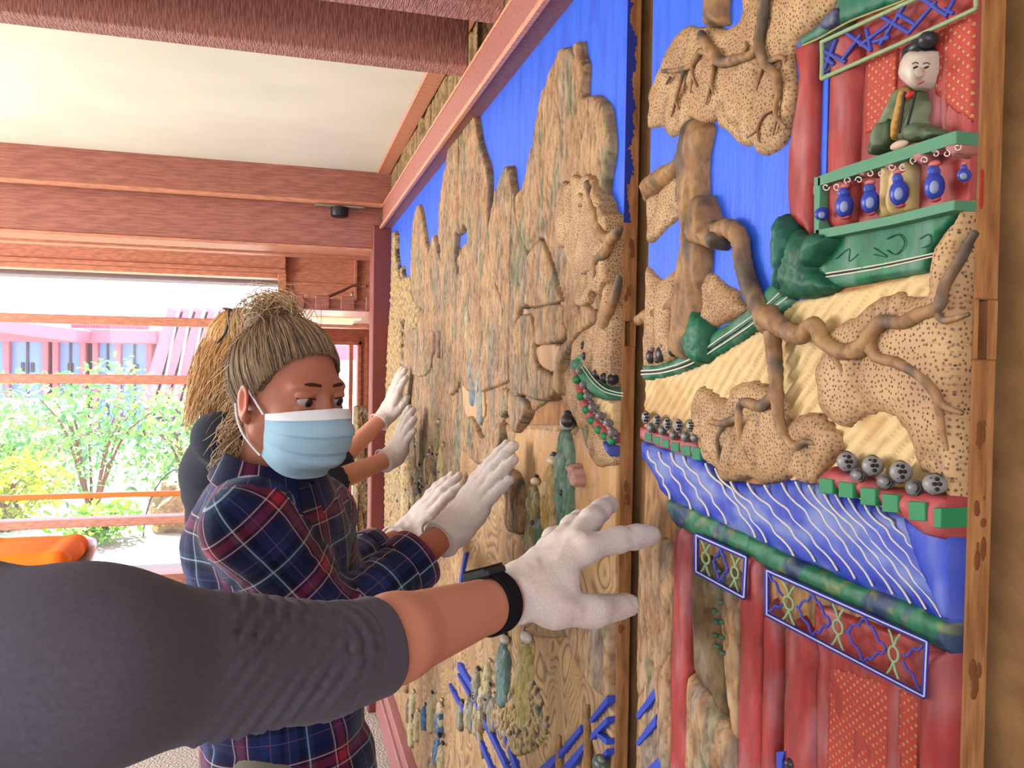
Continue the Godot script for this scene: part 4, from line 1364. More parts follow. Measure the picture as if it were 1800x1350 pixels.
	# tiled eave edges with pierced finials
	carve("red_eave", "B", "wash", "paint", 0.006, 0.012, 0.006, "60,892 150,915 325,960 345,1000 330,1050 60,955", rgb(204, 88, 84), 2)
	carve("red_eave", "B", "wash", "paint", 0.008, 0.014, 0.012, "885,1150 960,1078 1100,1130 1250,1180 1450,1200 1620,1260 1620,1330 1540,1400 1400,1400 1300,1330 1180,1260 1080,1215 960,1190", rgb(198, 82, 80), 2)
	for q in [[104, 948, 15, 18], [143, 962, 15, 18], [182, 976, 17, 20], [226, 992, 18, 22], [276, 1008, 20, 25], [322, 1022, 18, 30]]:
		plank("green_tile", "B", "%d,%d %d,%d %d,%d %d,%d" % [q[0] - q[2], q[1] - q[3], q[0] + q[2], q[1] - q[3] + 4, q[0] + q[2], q[1] + q[3], q[0] - q[2], q[1] + q[3] - 4], 0.010, 0.003, green)
	for q in [[910, 1168, 30, 36], [1000, 1186, 32, 38], [1100, 1216, 34, 42], [1200, 1246, 36, 44], [1322, 1282, 38, 46], [1442, 1314, 42, 48]]:
		plank("green_tile", "B", "%d,%d %d,%d %d,%d %d,%d" % [q[0] - q[2], q[1] - q[3], q[0] + q[2], q[1] - q[3] + 6, q[0] + q[2], q[1] + q[3], q[0] - q[2], q[1] + q[3] - 6], 0.018, 0.003, rgb(40, 140, 88))
	var fins := [[90, 858, 13, 28, 112, 905], [140, 872, 12, 26, 165, 918], [187, 888, 12, 28, 215, 938], [237, 897, 14, 30, 268, 945], [292, 896, 15, 24, 312, 950], [998, 1058, 32, 44, 1050, 1122], [1114, 1076, 34, 44, 1172, 1150], [1240, 1104, 34, 48, 1302, 1178], [1394, 1160, 42, 46, 0, 0]]
	for q in fins:
		var fn := Node3D.new()
		fn.name = "finial"
		panels[0][0].add_child(fn, true)
		var big := 1.0 if q[2] > 20 else 0.5
		lump("disc", "B", q[0], q[1], q[2], q[3], 0.006 * big + 0.002, rgb(150, 148, 150), 0.013, fn, "gloss")
		var t := ""
		for j in 13: t += "%f,%f,%f " % [q[0] + cos(j * TAU / 12) * q[2], q[1] + sin(j * TAU / 12) * q[3], 5.0 * big + 1.0]
		limb("rim", "B", t, "gloss", 0.5, rgb(40, 40, 44), 0.014, 6, fn)
		for j in 7:
			var a := j * TAU / 6
			var r := 0.0 if j == 6 else 0.58
			lump("hole", "B", q[0] + cos(a) * q[2] * r, q[1] + sin(a) * q[3] * r, q[2] * 0.2, q[3] * 0.2, 0.002, rgb(30, 30, 32), 0.017 + 0.004 * big - 0.003 * absf(r), fn)
		if q[4]:
			lump("scroll", "B", q[4], q[5], q[2] * 1.0, q[3] * 0.85, 0.005, rgb(120, 118, 120), 0.012, fn, "gloss")
			t = ""
			for j in 10: t += "%f,%f,%f " % [q[4] + cos(j * 1.1) * q[2] * (1.0 - j * 0.08), q[5] + sin(j * 1.1) * q[3] * 0.8 * (1.0 - j * 0.08), 4.0 * big + 1]
			limb("curl", "B", t, "gloss", 0.5, rgb(44, 44, 48), 0.016, 5, fn)
	# the wavy blue roof
	carve("blue_roof", "C", "water", "paint", 0.008, 0.02, 0.003, "50,-150 110,-118 180,-100 340,-60 440,40 500,50 620,70 770,40 860,70 890,60 1200,180 1620,300 1620,740 1300,625 900,462 600,332 200,137 150,62 95,-30 50,-60", Color.WHITE, 2)
	carve("blue_gable", "C", "wash", "paint", 0.004, 0.01, 0.009, "1270,215 1620,300 1620,745 1440,672 1395,560 1330,400", rgb(44, 78, 206), 0)
	var waves := [[96, -80, 205, 130], [145, -75, 300, 175], [200, -70, 382, 205], [255, -55, 462, 240], [355, -22, 592, 302], [400, 0, 642, 325], [468, 60, 765, 385], [545, 66, 862, 412], [622, 76, 962, 452], [700, 66, 1042, 490], [762, 60, 1122, 522], [822, 76, 1212, 558], [892, 116, 1292, 600], [942, 118, 1362, 626], [1002, 134, 1432, 662], [1072, 160, 1392, 542], [1130, 168, 1336, 402]]
	for w in waves:
		var t := ""
		var n := 10
		for j in n + 1:
			var f := float(j) / n
			var x := lerpf(w[0], w[2], f)
			var y := lerpf(w[1], w[3], f)
			var bulge := sin(f * PI) * -8.0 + absf(sin(f * PI * 3.5)) * 13.0 - 6.0
			t += "%f,%f,%f " % [x - bulge * 0.8, y + bulge * 0.7, 5.5]
		limb("wave_ridge", "C", t, "plain", 0.2, rgb(214, 208, 200), 0.0105, 6)
	carve("roof_beam", "C", "beam", "paint", 0.006, 0.014, 0.006, "196,138 262,150 440,232 700,360 900,460 1250,580 1530,708 1620,760 1620,880 1530,860 1400,800 1150,682 870,562 640,442 540,392 300,292 216,232", Color.WHITE, 2)
	# lower pavilion
	carve("log", "C", "wash", "bark", 0.012, 0.025, 0.004, "315,400 435,470 450,700 470,1120 400,1020 320,900", rgb(128, 104, 66), 2)
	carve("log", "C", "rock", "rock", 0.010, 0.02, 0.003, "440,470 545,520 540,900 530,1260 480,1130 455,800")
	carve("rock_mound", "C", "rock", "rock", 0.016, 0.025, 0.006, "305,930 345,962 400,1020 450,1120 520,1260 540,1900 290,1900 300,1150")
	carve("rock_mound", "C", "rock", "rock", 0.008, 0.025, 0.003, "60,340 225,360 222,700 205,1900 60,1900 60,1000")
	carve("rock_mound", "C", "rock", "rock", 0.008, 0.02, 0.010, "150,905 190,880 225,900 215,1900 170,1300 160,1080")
	carve("lower_wall", "C", "wash", "paint", 0.003, 0.006, 0.003, "860,600 1380,780 1380,1900 855,1900", red, 0)
	carve("gilt_lattice", "C", "flat", "lattice", 0.001, 0.004, 0.0055, "930,880 1200,960 1195,1900 905,1900", rgb(245, 236, 230), 0)
	carve("gilt_lattice", "C", "flat", "lattice", 0.001, 0.004, 0.0055, "1245,980 1345,1030 1340,1900 1240,1900", rgb(245, 236, 230), 0)
	for s in ["236,280 310,292 306,600 302,1000 292,1900 205,1900 222,900 230,500", "546,402 635,432 630,800 636,1900 524,1900 530,900", "640,662 700,690 700,1100 690,1900 628,1900", "738,722 865,772 866,1000 860,1900 740,1900", "1362,782 1440,810 1620,880 1620,1900 1345,1900 1350,1000"]:
		carve("red_column", "C", "wash", "paint", 0.010, 0.014, 0.004, s, red, 2)
	for f in [[[318, 297], [543, 397], [533, 580], [317, 462]], [[637, 457], [1360, 780], [1348, 1028], [637, 655]]]:
		var a := Vector2(f[0][0], f[0][1])
		var b := Vector2(f[1][0], f[1][1])
		var c := Vector2(f[2][0], f[2][1])
		var d := Vector2(f[3][0], f[3][1])
		var long := a.distance_to(b) > 400
		var fr := Node3D.new()
		fr.name = "hanging_frieze"
		panels[0][0].add_child(fr, true)
		for sd in [[a, b], [b, c], [c, d], [d, a]]:
			var s0: Vector2 = sd[0]
			var s1: Vector2 = sd[1]
			var sm := (s0 + s1) / 2
			limb("frame_bar", "C", "%f,%f,12 %f,%f,12 %f,%f,12" % [s0.x, s0.y, sm.x, sm.y, s1.x, s1.y], "plain", 0.6, rgb(44, 58, 172), 0.016, 8, fr)
			limb("frame_line", "C", "%f,%f,3.5 %f,%f,3.5" % [s0.x, s0.y, s1.x, s1.y], "plain", 0.5, rgb(206, 208, 224), 0.0265, 6, fr)
		var at := func(u: float, v: float) -> Vector2: return a.lerp(b, u).lerp(d.lerp(c, u), v)
		var knots := [0.2, 0.8] if not long else [0.14, 0.45, 0.8]
		for kx in knots:
			var t := ""
			var rx := 0.075 if not long else 0.03
			for j in 11:
				var q: Vector2 = at.call(kx + cos(j * TAU / 10) * rx, 0.5 + sin(j * TAU / 10) * 0.14)
				t += "%f,%f,6 " % [q.x, q.y]
			limb("knot_ring", "C", t, "plain", 0.6, pale, 0.017, 7, fr)
			for sv in [-1.0, 1.0]:
				for su in [-1.0, 1.0]:
					var q0: Vector2 = at.call(kx, 0.5 + sv * 0.15)
					var q1: Vector2 = at.call(kx + su * rx * 0.5, 0.5 + sv * 0.3)
					var q2: Vector2 = at.call(kx + su * rx * 1.2, 0.5 + sv * 0.42)
					limb("knot_arm", "C", "%f,%f,6 %f,%f,6 %f,%f,5" % [q0.x, q0.y, q1.x, q1.y, q2.x, q2.y], "plain", 0.6, pale, 0.017, 7, fr)
		var dias := [[0.35, 0.5, 0.65]] if not long else [[0.19, 0.295, 0.40], [0.50, 0.62, 0.75]]
		for w in dias:
			var cs := [[w[0], 0.5], [w[1], 0.08], [w[2], 0.5], [w[1], 0.92]]
			for k in 4:
				var t := ""
				for j in 7:
					var g := j / 6.0
					var q: Vector2 = at.call(lerpf(cs[k][0], cs[(k + 1) % 4][0], g), lerpf(cs[k][1], cs[(k + 1) % 4][1], g) + 0.04 * sin(g * PI * 4))
					t += "%f,%f,6 " % [q.x, q.y]
				limb("lattice_bar", "C", t, "plain", 0.6, rgb(66, 74, 184), 0.017, 7, fr)
		if long:
			for w in [[0.01, 0.05, 0.1, 0.4], [0.01, 0.9, 0.1, 0.6], [0.86, 0.45, 0.98, 0.1], [0.86, 0.55, 0.98, 0.92]]:
				var t := ""
				for j in 5:
					var g := j / 4.0
					var q: Vector2 = at.call(lerpf(w[0], w[2], g), lerpf(w[1], w[3], g) + 0.04 * sin(g * PI * 3))
					t += "%f,%f,6 " % [q.x, q.y]
				limb("lattice_bar", "C", t, "plain", 0.6, rgb(66, 74, 184), 0.017, 7, fr)
	for q in [[412, 390], [420, 460], [398, 640], [430, 600], [404, 690], [432, 690], [400, 750], [432, 760], [410, 800], [436, 830]]:
		lump("green_boss", "C", q[0], q[1], 9, 11, 0.004, rgb(62, 110, 84), 0.014)
	for s in ["50,1110 150,970 150,1020 60,1130", "50,1235 145,1105 140,1160 60,1250", "50,1400 190,1265 190,1305 100,1900", "690,1275 725,1275 715,1310 700,1900 690,1900"]:
		plank("blue_rail", "C", s, 0.012, 0.004, rgb(52, 74, 190))
	lump("dark_figurine", "C", 740, 1330, 16, 26, 0.008, rgb(60, 58, 58), 0.012, null, "gloss")

func mountain_panels():
	# the foot of the scene: carved ground in long swirls
	carve("swirling_ground", "E", "swirl", "plain", 0.003, 0.01, 0.0005, "-60,1500 500,1700 900,1700 1760,1700 1760,4300 -60,4300", Color.WHITE, 0)
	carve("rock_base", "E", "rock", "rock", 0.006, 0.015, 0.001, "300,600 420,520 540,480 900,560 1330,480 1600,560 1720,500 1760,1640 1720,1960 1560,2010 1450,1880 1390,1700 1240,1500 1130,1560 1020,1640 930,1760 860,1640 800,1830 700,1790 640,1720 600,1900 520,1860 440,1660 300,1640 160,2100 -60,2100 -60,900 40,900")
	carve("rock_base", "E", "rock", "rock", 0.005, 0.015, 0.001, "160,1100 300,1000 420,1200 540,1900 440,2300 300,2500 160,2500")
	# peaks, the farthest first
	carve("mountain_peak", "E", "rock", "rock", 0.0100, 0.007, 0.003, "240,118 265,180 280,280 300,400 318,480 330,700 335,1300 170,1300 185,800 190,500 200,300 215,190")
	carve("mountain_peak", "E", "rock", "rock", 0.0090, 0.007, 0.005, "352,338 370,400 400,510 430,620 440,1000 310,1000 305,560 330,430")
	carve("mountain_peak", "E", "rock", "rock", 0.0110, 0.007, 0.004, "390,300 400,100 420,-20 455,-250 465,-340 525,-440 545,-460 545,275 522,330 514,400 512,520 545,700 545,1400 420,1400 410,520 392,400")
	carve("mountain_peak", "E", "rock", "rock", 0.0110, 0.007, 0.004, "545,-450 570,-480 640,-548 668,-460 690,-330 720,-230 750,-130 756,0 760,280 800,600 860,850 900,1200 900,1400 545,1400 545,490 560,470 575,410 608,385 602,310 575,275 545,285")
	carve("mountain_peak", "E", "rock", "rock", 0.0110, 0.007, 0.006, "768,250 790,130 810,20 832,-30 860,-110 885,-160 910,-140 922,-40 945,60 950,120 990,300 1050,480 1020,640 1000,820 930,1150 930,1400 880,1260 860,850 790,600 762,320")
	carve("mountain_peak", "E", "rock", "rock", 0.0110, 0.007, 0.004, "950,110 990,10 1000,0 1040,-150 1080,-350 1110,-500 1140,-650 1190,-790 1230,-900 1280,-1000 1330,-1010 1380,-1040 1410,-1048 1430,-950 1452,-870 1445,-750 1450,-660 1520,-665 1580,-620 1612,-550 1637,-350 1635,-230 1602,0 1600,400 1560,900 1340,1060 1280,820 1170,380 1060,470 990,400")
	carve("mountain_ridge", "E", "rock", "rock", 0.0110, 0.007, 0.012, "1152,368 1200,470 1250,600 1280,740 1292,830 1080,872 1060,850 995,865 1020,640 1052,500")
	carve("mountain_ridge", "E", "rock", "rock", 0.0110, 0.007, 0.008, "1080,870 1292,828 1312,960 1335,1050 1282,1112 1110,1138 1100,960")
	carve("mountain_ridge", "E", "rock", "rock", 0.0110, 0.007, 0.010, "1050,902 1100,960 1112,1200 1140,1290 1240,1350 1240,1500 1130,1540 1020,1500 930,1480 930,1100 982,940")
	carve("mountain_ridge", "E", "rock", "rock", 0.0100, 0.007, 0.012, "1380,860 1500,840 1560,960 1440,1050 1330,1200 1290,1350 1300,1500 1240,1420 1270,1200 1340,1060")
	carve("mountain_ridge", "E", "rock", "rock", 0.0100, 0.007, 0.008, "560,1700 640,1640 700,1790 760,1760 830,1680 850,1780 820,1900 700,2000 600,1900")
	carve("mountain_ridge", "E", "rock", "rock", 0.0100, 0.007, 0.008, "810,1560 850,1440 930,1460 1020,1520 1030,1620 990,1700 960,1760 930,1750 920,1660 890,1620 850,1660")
	carve("sand_patch", "F", "wash", "plain", 0.002, 0.01, 0.003, "940,480 1240,480 1400,520 1660,700 1660,1180 1340,1200 1100,1140 960,800", rgb(208, 158, 100), 3)
	carve("sand_patch", "E", "wash", "plain", 0.003, 0.006, 0.016, "1112,1140 1280,1130 1300,1280 1220,1330 1130,1270", rgb(196, 150, 104), 3)
	carve("sand_patch", "E", "wash", "plain", 0.002, 0.006, 0.010, "560,1100 640,1000 640,1250 700,1400 720,1650 600,1660 560,1500", rgb(206, 160, 108), 3)
	# spotted foliage beside the edge, with a bough
	carve("spotted_foliage", "E", "spot", "spotted", 0.008, 0.009, 0.018, "1290,0 1310,-50 1360,-30 1385,-95 1440,-70 1480,-100 1530,-60 1560,30 1590,100 1620,180 1690,190 1720,300 1720,560 1670,600 1620,700 1580,780 1530,760 1500,840 1430,860 1382,830 1362,720 1380,600 1332,470 1330,430 1290,430 1268,300 1258,200")
	limb("bough", "E", "1440,-40,26 1462,60,28 1500,200,34 1540,330,44 1600,372,46 1650,330,40 1676,286,24", "bark", 0.25, Color.WHITE, 0.025)
	limb("bough", "E", "1600,380,46 1568,470,40 1500,530,30 1494,620,16 1480,690,8", "bark", 0.25, Color.WHITE, 0.025)
	limb("bough", "E", "1390,50,20 1420,90,18 1380,130,14 1330,90,10", "bark", 0.25, Color.WHITE, 0.025)
	limb("bough", "E", "1500,300,16 1430,280,12 1410,260,8", "bark", 0.25, Color.WHITE, 0.025)
	limb("bough", "E", "1490,580,16 1440,610,14 1400,618,8", "bark", 0.25, Color.WHITE, 0.025)
	carve("spotted_foliage", "E", "spot", "spotted", 0.012, 0.02, 0.008, "1680,540 1740,540 1740,1400 1560,1380 1380,1300 1370,1120 1420,1030 1520,960 1560,800")
	limb("bough", "E", "1674,640,22 1640,780,38 1590,900,44 1560,1000,40", "bark", 0.5, Color.WHITE, 0.014)
	carve("rock_base", "F", "spot", "spotted", 0.008, 0.02, 0.004, "1290,0 1360,30 1420,200 1480,400 1600,560 1720,680 1560,745 1480,690 1450,560 1470,460 1400,470 1330,320 1260,180")
	# temple corner
	carve("temple_ground", "F", "cream", "plain", 0.004, 0.01, 0.008, "1370,60 1490,200 1640,265 1740,280 1740,560 1640,520 1500,330 1420,170")
	carve("temple_wall", "F", "clay", "plain", 0.008, 0.012, 0.008, "1440,-60 1480,-90 1660,-60 1740,-40 1740,190 1640,180 1550,140 1490,60", rgb(96, 82, 66), 2)
	carve("green_parapet", "F", "wash", "paint", 0.012, 0.014, 0.012, "1352,-20 1390,-56 1435,-40 1470,30 1520,90 1580,140 1640,172 1740,190 1740,280 1640,266 1550,245 1480,190 1420,110 1370,40", rgb(52, 132, 92), 3)
	for s in ["1400,20,4 1470,120,4 1550,190,4 1640,220,4 1700,230,4", "1420,10,4 1485,100,4 1560,170,4 1640,200,4 1700,210,4"]:
		limb("parapet_line", "F", s, "plain", 0.3, rgb(200, 206, 180), 0.0235, 6)
	limb("green_scroll", "F", "1440,-20,16 1400,-48,20 1368,-36,18 1362,-4,14", "gloss", 0.5, rgb(56, 140, 104), 0.016)
	carve("red_eave", "F", "wash", "paint", 0.007, 0.01, 0.010, "1370,30 1395,60 1420,170 1455,260 1510,350 1570,430 1650,500 1720,540 1720,620 1640,580 1560,520 1480,420 1420,290 1385,160", rgb(200, 84, 78), 3)
	for q in [[1364, 112], [1392, 232], [1432, 330], [1470, 406], [1520, 474], [1565, 518], [1615, 552]]:
		lump("green_tile", "F", q[0], q[1], 18, 30, 0.006, rgb(30, 132, 84), 0.014)
	for q in [[1388, 52], [1416, 150], [1446, 230], [1480, 312], [1532, 372], [1590, 422], [1622, 490]]:
		var fn := Node3D.new()
		fn.name = "finial"
		panels[1][0].add_child(fn, true)
		lump("disc", "F", q[0], q[1], 17, 30, 0.007, rgb(140, 132, 134), 0.018, fn, "gloss")
		for j in 4: limb("curl", "F", "%f,%f,3 %f,%f,3 %f,%f,3" % [q[0] - 12, q[1] - 18 + j * 12, q[0], q[1] - 22 + j * 12, q[0] + 12, q[1] - 16 + j * 12], "gloss", 0.5, rgb(34, 32, 36), 0.026, 5, fn)
		lump("scroll", "F", q[0] + 16, q[1] + 40, 12, 16, 0.006, rgb(104, 96, 98), 0.016, fn, "gloss")
	carve("blue_roof", "F", "wash", "paint", 0.008, 0.01, 0.012, "1575,545 1630,580 1720,610 1720,700 1640,690 1600,610", rgb(84, 98, 190), 0)
	for q in [[1520, 70], [1570, 100], [1620, 110], [1430, -130], [1440, -60]]:
		lump("dark_figurine", "F", q[0], q[1], 12, 42, 0.009, rgb(48, 46, 50), 0.014, null, "gloss")
		lump("dark_figurine", "F", q[0] + 2, q[1] - 40, 8, 13, 0.008, rgb(128, 116, 108), 0.016, null, "gloss")
	# robed ladies
	carved_figure("F", 1292, 345, 1180, 62, rgb(96, 126, 100), rgb(196, 190, 180), true)
	carved_figure("F", 1190, 640, 1200, 56, rgb(178, 138, 66), rgb(214, 190, 158), false)
	carved_figure("F", 1062, 800, 1240, 40, rgb(140, 122, 74), rgb(206, 184, 150), false)
	carved_figure("F", 1246, 900, 1220, 34, rgb(170, 130, 70), rgb(70, 60, 56), true)
	carved_figure("F", 1110, 1060, 1300, 30, rgb(92, 112, 84), rgb(200, 176, 140), false)
	carved_figure("F", 1040, 1120, 1420, 34, rgb(160, 148, 110), rgb(60, 84, 150), true)
	carved_figure("F", 1340, 1080, 1260, 30, rgb(176, 140, 76), rgb(104, 124, 90), true)
	carved_figure("G", 1000, 345, 1060, 52, rgb(182, 162, 92), rgb(216, 206, 190), false)
	carved_figure("G", 842, 380, 900, 36, rgb(106, 134, 124), rgb(206, 196, 176), false)
	carve("pink_sleeve", "F", "fold", "plain", 0.006, 0.008, 0.018, "1330,730 1370,720 1405,830 1390,885 1360,850", rgb(206, 150, 136), 3)
	carve("dark_slab", "F", "bark", "bark", 0.012, 0.014, 0.004, "880,800 925,760 980,820 1000,1000 985,1200 950,1230 925,1200 880,1180", Color.WHITE)
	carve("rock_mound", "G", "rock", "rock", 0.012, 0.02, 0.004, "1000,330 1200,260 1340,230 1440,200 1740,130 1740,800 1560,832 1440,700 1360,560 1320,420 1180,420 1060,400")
	carve("gravel_patch", "G", "gold", "plain", 0.008, 0.02, 0.004, "920,700 1000,660 1100,800 1160,1000 1130,1160 1010,1250 880,1240 760,1000 740,860 860,900")
	# lower fences of flat blue rails with knobbed posts
	for s in ["1462,1000 1640,772 1740,640 1740,690 1650,820 1475,1025", "1470,1110 1640,930 1740,830 1740,880 1640,975 1475,1150", "1500,1105 1530,1100 1640,1175 1630,1200 1560,1290 1545,1265 1600,1195", "1100,1350 1270,1200 1400,1040 1400,1085 1280,1235 1140,1400", "1270,1340 1420,1170 1425,1215 1300,1390",
		"512,588 530,600 700,900 860,1130 960,1400 930,1400 850,1160 690,920 512,640", "512,668 700,980 900,1400 870,1400 690,1020 512,690", "450,740 500,830 640,1060 780,1400 760,1400 630,1090 490,850 450,770", "560,-200 540,-100 500,160 515,160 552,-90 575,-200"]:
		plank("blue_rail", "G", s, 0.008, 0.004, rgb(52, 76, 188))
	limb("fence_post", "G", "1445,900,18 1438,1000,30 1445,1150,32 1440,1420,32", "bark", 0.4, rgb(170, 128, 76), 0.006)
	limb("fence_post", "G", "1240,1120,16 1238,1200,28 1240,1420,28", "bark", 0.4, rgb(176, 136, 78), 0.006)
	limb("fence_post", "G", "665,1060,14 668,1110,26 680,1180,22 688,1280,10", "bark", 0.4, rgb(196, 176, 128), 0.006)
	lump("dark_figurine", "G", 1535, 1320, 34, 60, 0.012, rgb(84, 96, 82), 0.012, null, "gloss")
	lump("dark_figurine", "G", 1530, 1290, 16, 22, 0.010, rgb(120, 120, 104), 0.018, null, "gloss")
	# crowds of small figures on the far panels
	for q in [[598, 810, 1110, 14, 190, 170, 120, 60], [632, 1100, 1560, 20, 96, 128, 150, 60], [686, 1200, 1690, 22, 150, 150, 140, 60], [342, 940, 1200, 10, 176, 130, 96, 120], [382, 930, 1220, 10, 150, 120, 100, 120]]:
		carved_figure("E", q[0], q[1], q[2], q[3], rgb(q[4], q[5], q[6]), rgb(206, 180, 146), false)
	for q in [[370, 395, 700, 16, 150, 130, 84], [235, 820, 1050, 14, 60, 56, 60], [400, 560, 900, 16, 196, 166, 104], [480, 800, 1130, 20, 150, 140, 126], [200, 470, 700, 12, 120, 110, 90]]:
		carved_figure("F", q[0], q[1], q[2], q[3], rgb(q[4], q[5], q[6]), rgb(190, 160, 130), false)
	var rn := RandomNumberGenerator.new()
	rn.seed = 77
	var tints := [rgb(190, 166, 112), rgb(150, 140, 110), rgb(86, 128, 128), rgb(170, 130, 86), rgb(74, 108, 140), rgb(204, 184, 130), rgb(120, 96, 72)]
	for k in 34:
		var x := rn.randf_range(60, 780)
		var y := rn.randf_range(500, 900) - (780 - x) * 0.1
		if x < 520: y = rn.randf_range(560, 1250)
		carved_figure("G", x, y, y + rn.randf_range(180, 330), rn.randf_range(11, 20), tints[rn.randi() % tints.size()], rgb(200, 176, 140), rn.randf() < 0.4)
	for k in 26:
		var x := rn.randf_range(40, 420)
		var y := rn.randf_range(560, 1100)
		carved_figure("F", x, y, y + rn.randf_range(150, 300), rn.randf_range(9, 14), tints[rn.randi() % tints.size()], rgb(200, 176, 140), rn.randf() < 0.4)
	# yellow foliage on the last panel
	carve("yellow_foliage", "E", "gold", "plain", 0.012, 0.012, 0.006, "60,330 80,340 82,480 110,640 120,560 132,640 150,640 190,640 200,780 260,860 240,980 200,1030 130,960 120,1350 110,2000 30,2400 -20,2400 20,1200 40,900 50,600")
	carve("yellow_foliage", "F", "gold", "plain", 0.010, 0.012, 0.005, "30,300 140,300 200,600 190,900 120,1400 30,1500")

func carved_figure(crop: String, x: float, top: float, bottom: float, w: float, robe: Color, head: Color, away: bool):
	var f := Node3D.new()
	f.name = "carved_figure"
	var at := uv_of(crop, x, (top + bottom) / 2)
	if at.y < 0.2: return
	for pn in panels:
		var gap := 0.025 if pn[1] < 1.4 else 0.045
		if absf(at.x - pn[1]) < gap or absf(at.x - pn[2]) < gap: return
	panel_at(at.x).add_child(f, true)
	var h := bottom - top
	var hd := minf(h * 0.16, w * 2.0)
	var s := "%f,%f %f,%f %f,%f %f,%f %f,%f %f,%f %f,%f %f,%f" % [x - w * 0.25, top + hd, x + w * 0.3, top + hd, x + w, top + h * 0.36, x + w * 0.9, top + h * 0.62, x + w * 0.8, bottom, x - w * 0.7, bottom, x - w, top + h * 0.6, x - w * 0.85, top + h * 0.34]
	carve("robe", crop, "fold", "plain", 0.011, 0.012, 0.005, s, robe, 3, 0, f)
	carve("sleeve", crop, "fold", "plain", 0.006, 0.006, 0.012, "%f,%f %f,%f %f,%f %f,%f" % [x - w * 0.95, top + h * 0.4, x - w * 0.1, top + h * 0.34, x - w * 0.2, top + h * 0.52, x - w * 0.8, top + h * 0.6], robe.lightened(0.12), 3, 0, f)
	lump("head", crop, x, top + hd * 0.62, w * 0.40, hd * 0.42, 0.011, head, 0.009, f, "gloss")
	lump("hair", crop, x + w * 0.08, top + hd * (0.36 if not away else 0.5), w * 0.44, hd * (0.28 if not away else 0.42), 0.010, rgb(46, 44, 50), 0.006 if not away else 0.014, f, "gloss")
	lump("hair_knot", crop, x + w * 0.05, top + hd * 0.08, w * 0.2, hd * 0.2, 0.008, rgb(46, 44, 50), 0.008, f, "gloss")

# ------------------------------------------------------------------ people
func head_basis(o: Vector3, yaw: float, pitch: float, roll := 0.0) -> Transform3D:
	# columns: her right, up, the way the face points; yaw is counted from facing the camera towards picture right
	var t := (EYE - o).normalized()
	var r := lens.x
	var f := t * cos(deg_to_rad(yaw)) + r * sin(deg_to_rad(yaw))
	f.y = 0
	f = f.normalized()
	f = (f * cos(deg_to_rad(pitch)) - Vector3.UP * sin(deg_to_rad(pitch))).normalized()
	var side := f.cross(Vector3.UP).normalized()
	var up := side.cross(f).normalized()
	var b := Basis(side, up, f)
	b = Basis(f, deg_to_rad(roll)) * b
	return Transform3D(b, o)

func hb(x: Transform3D, rx: float, ry: float, rz: float) -> Basis:
	return Basis(x.basis.x * rx, x.basis.y * ry, x.basis.z * rz)

const SKIN := [164, 104, 84]

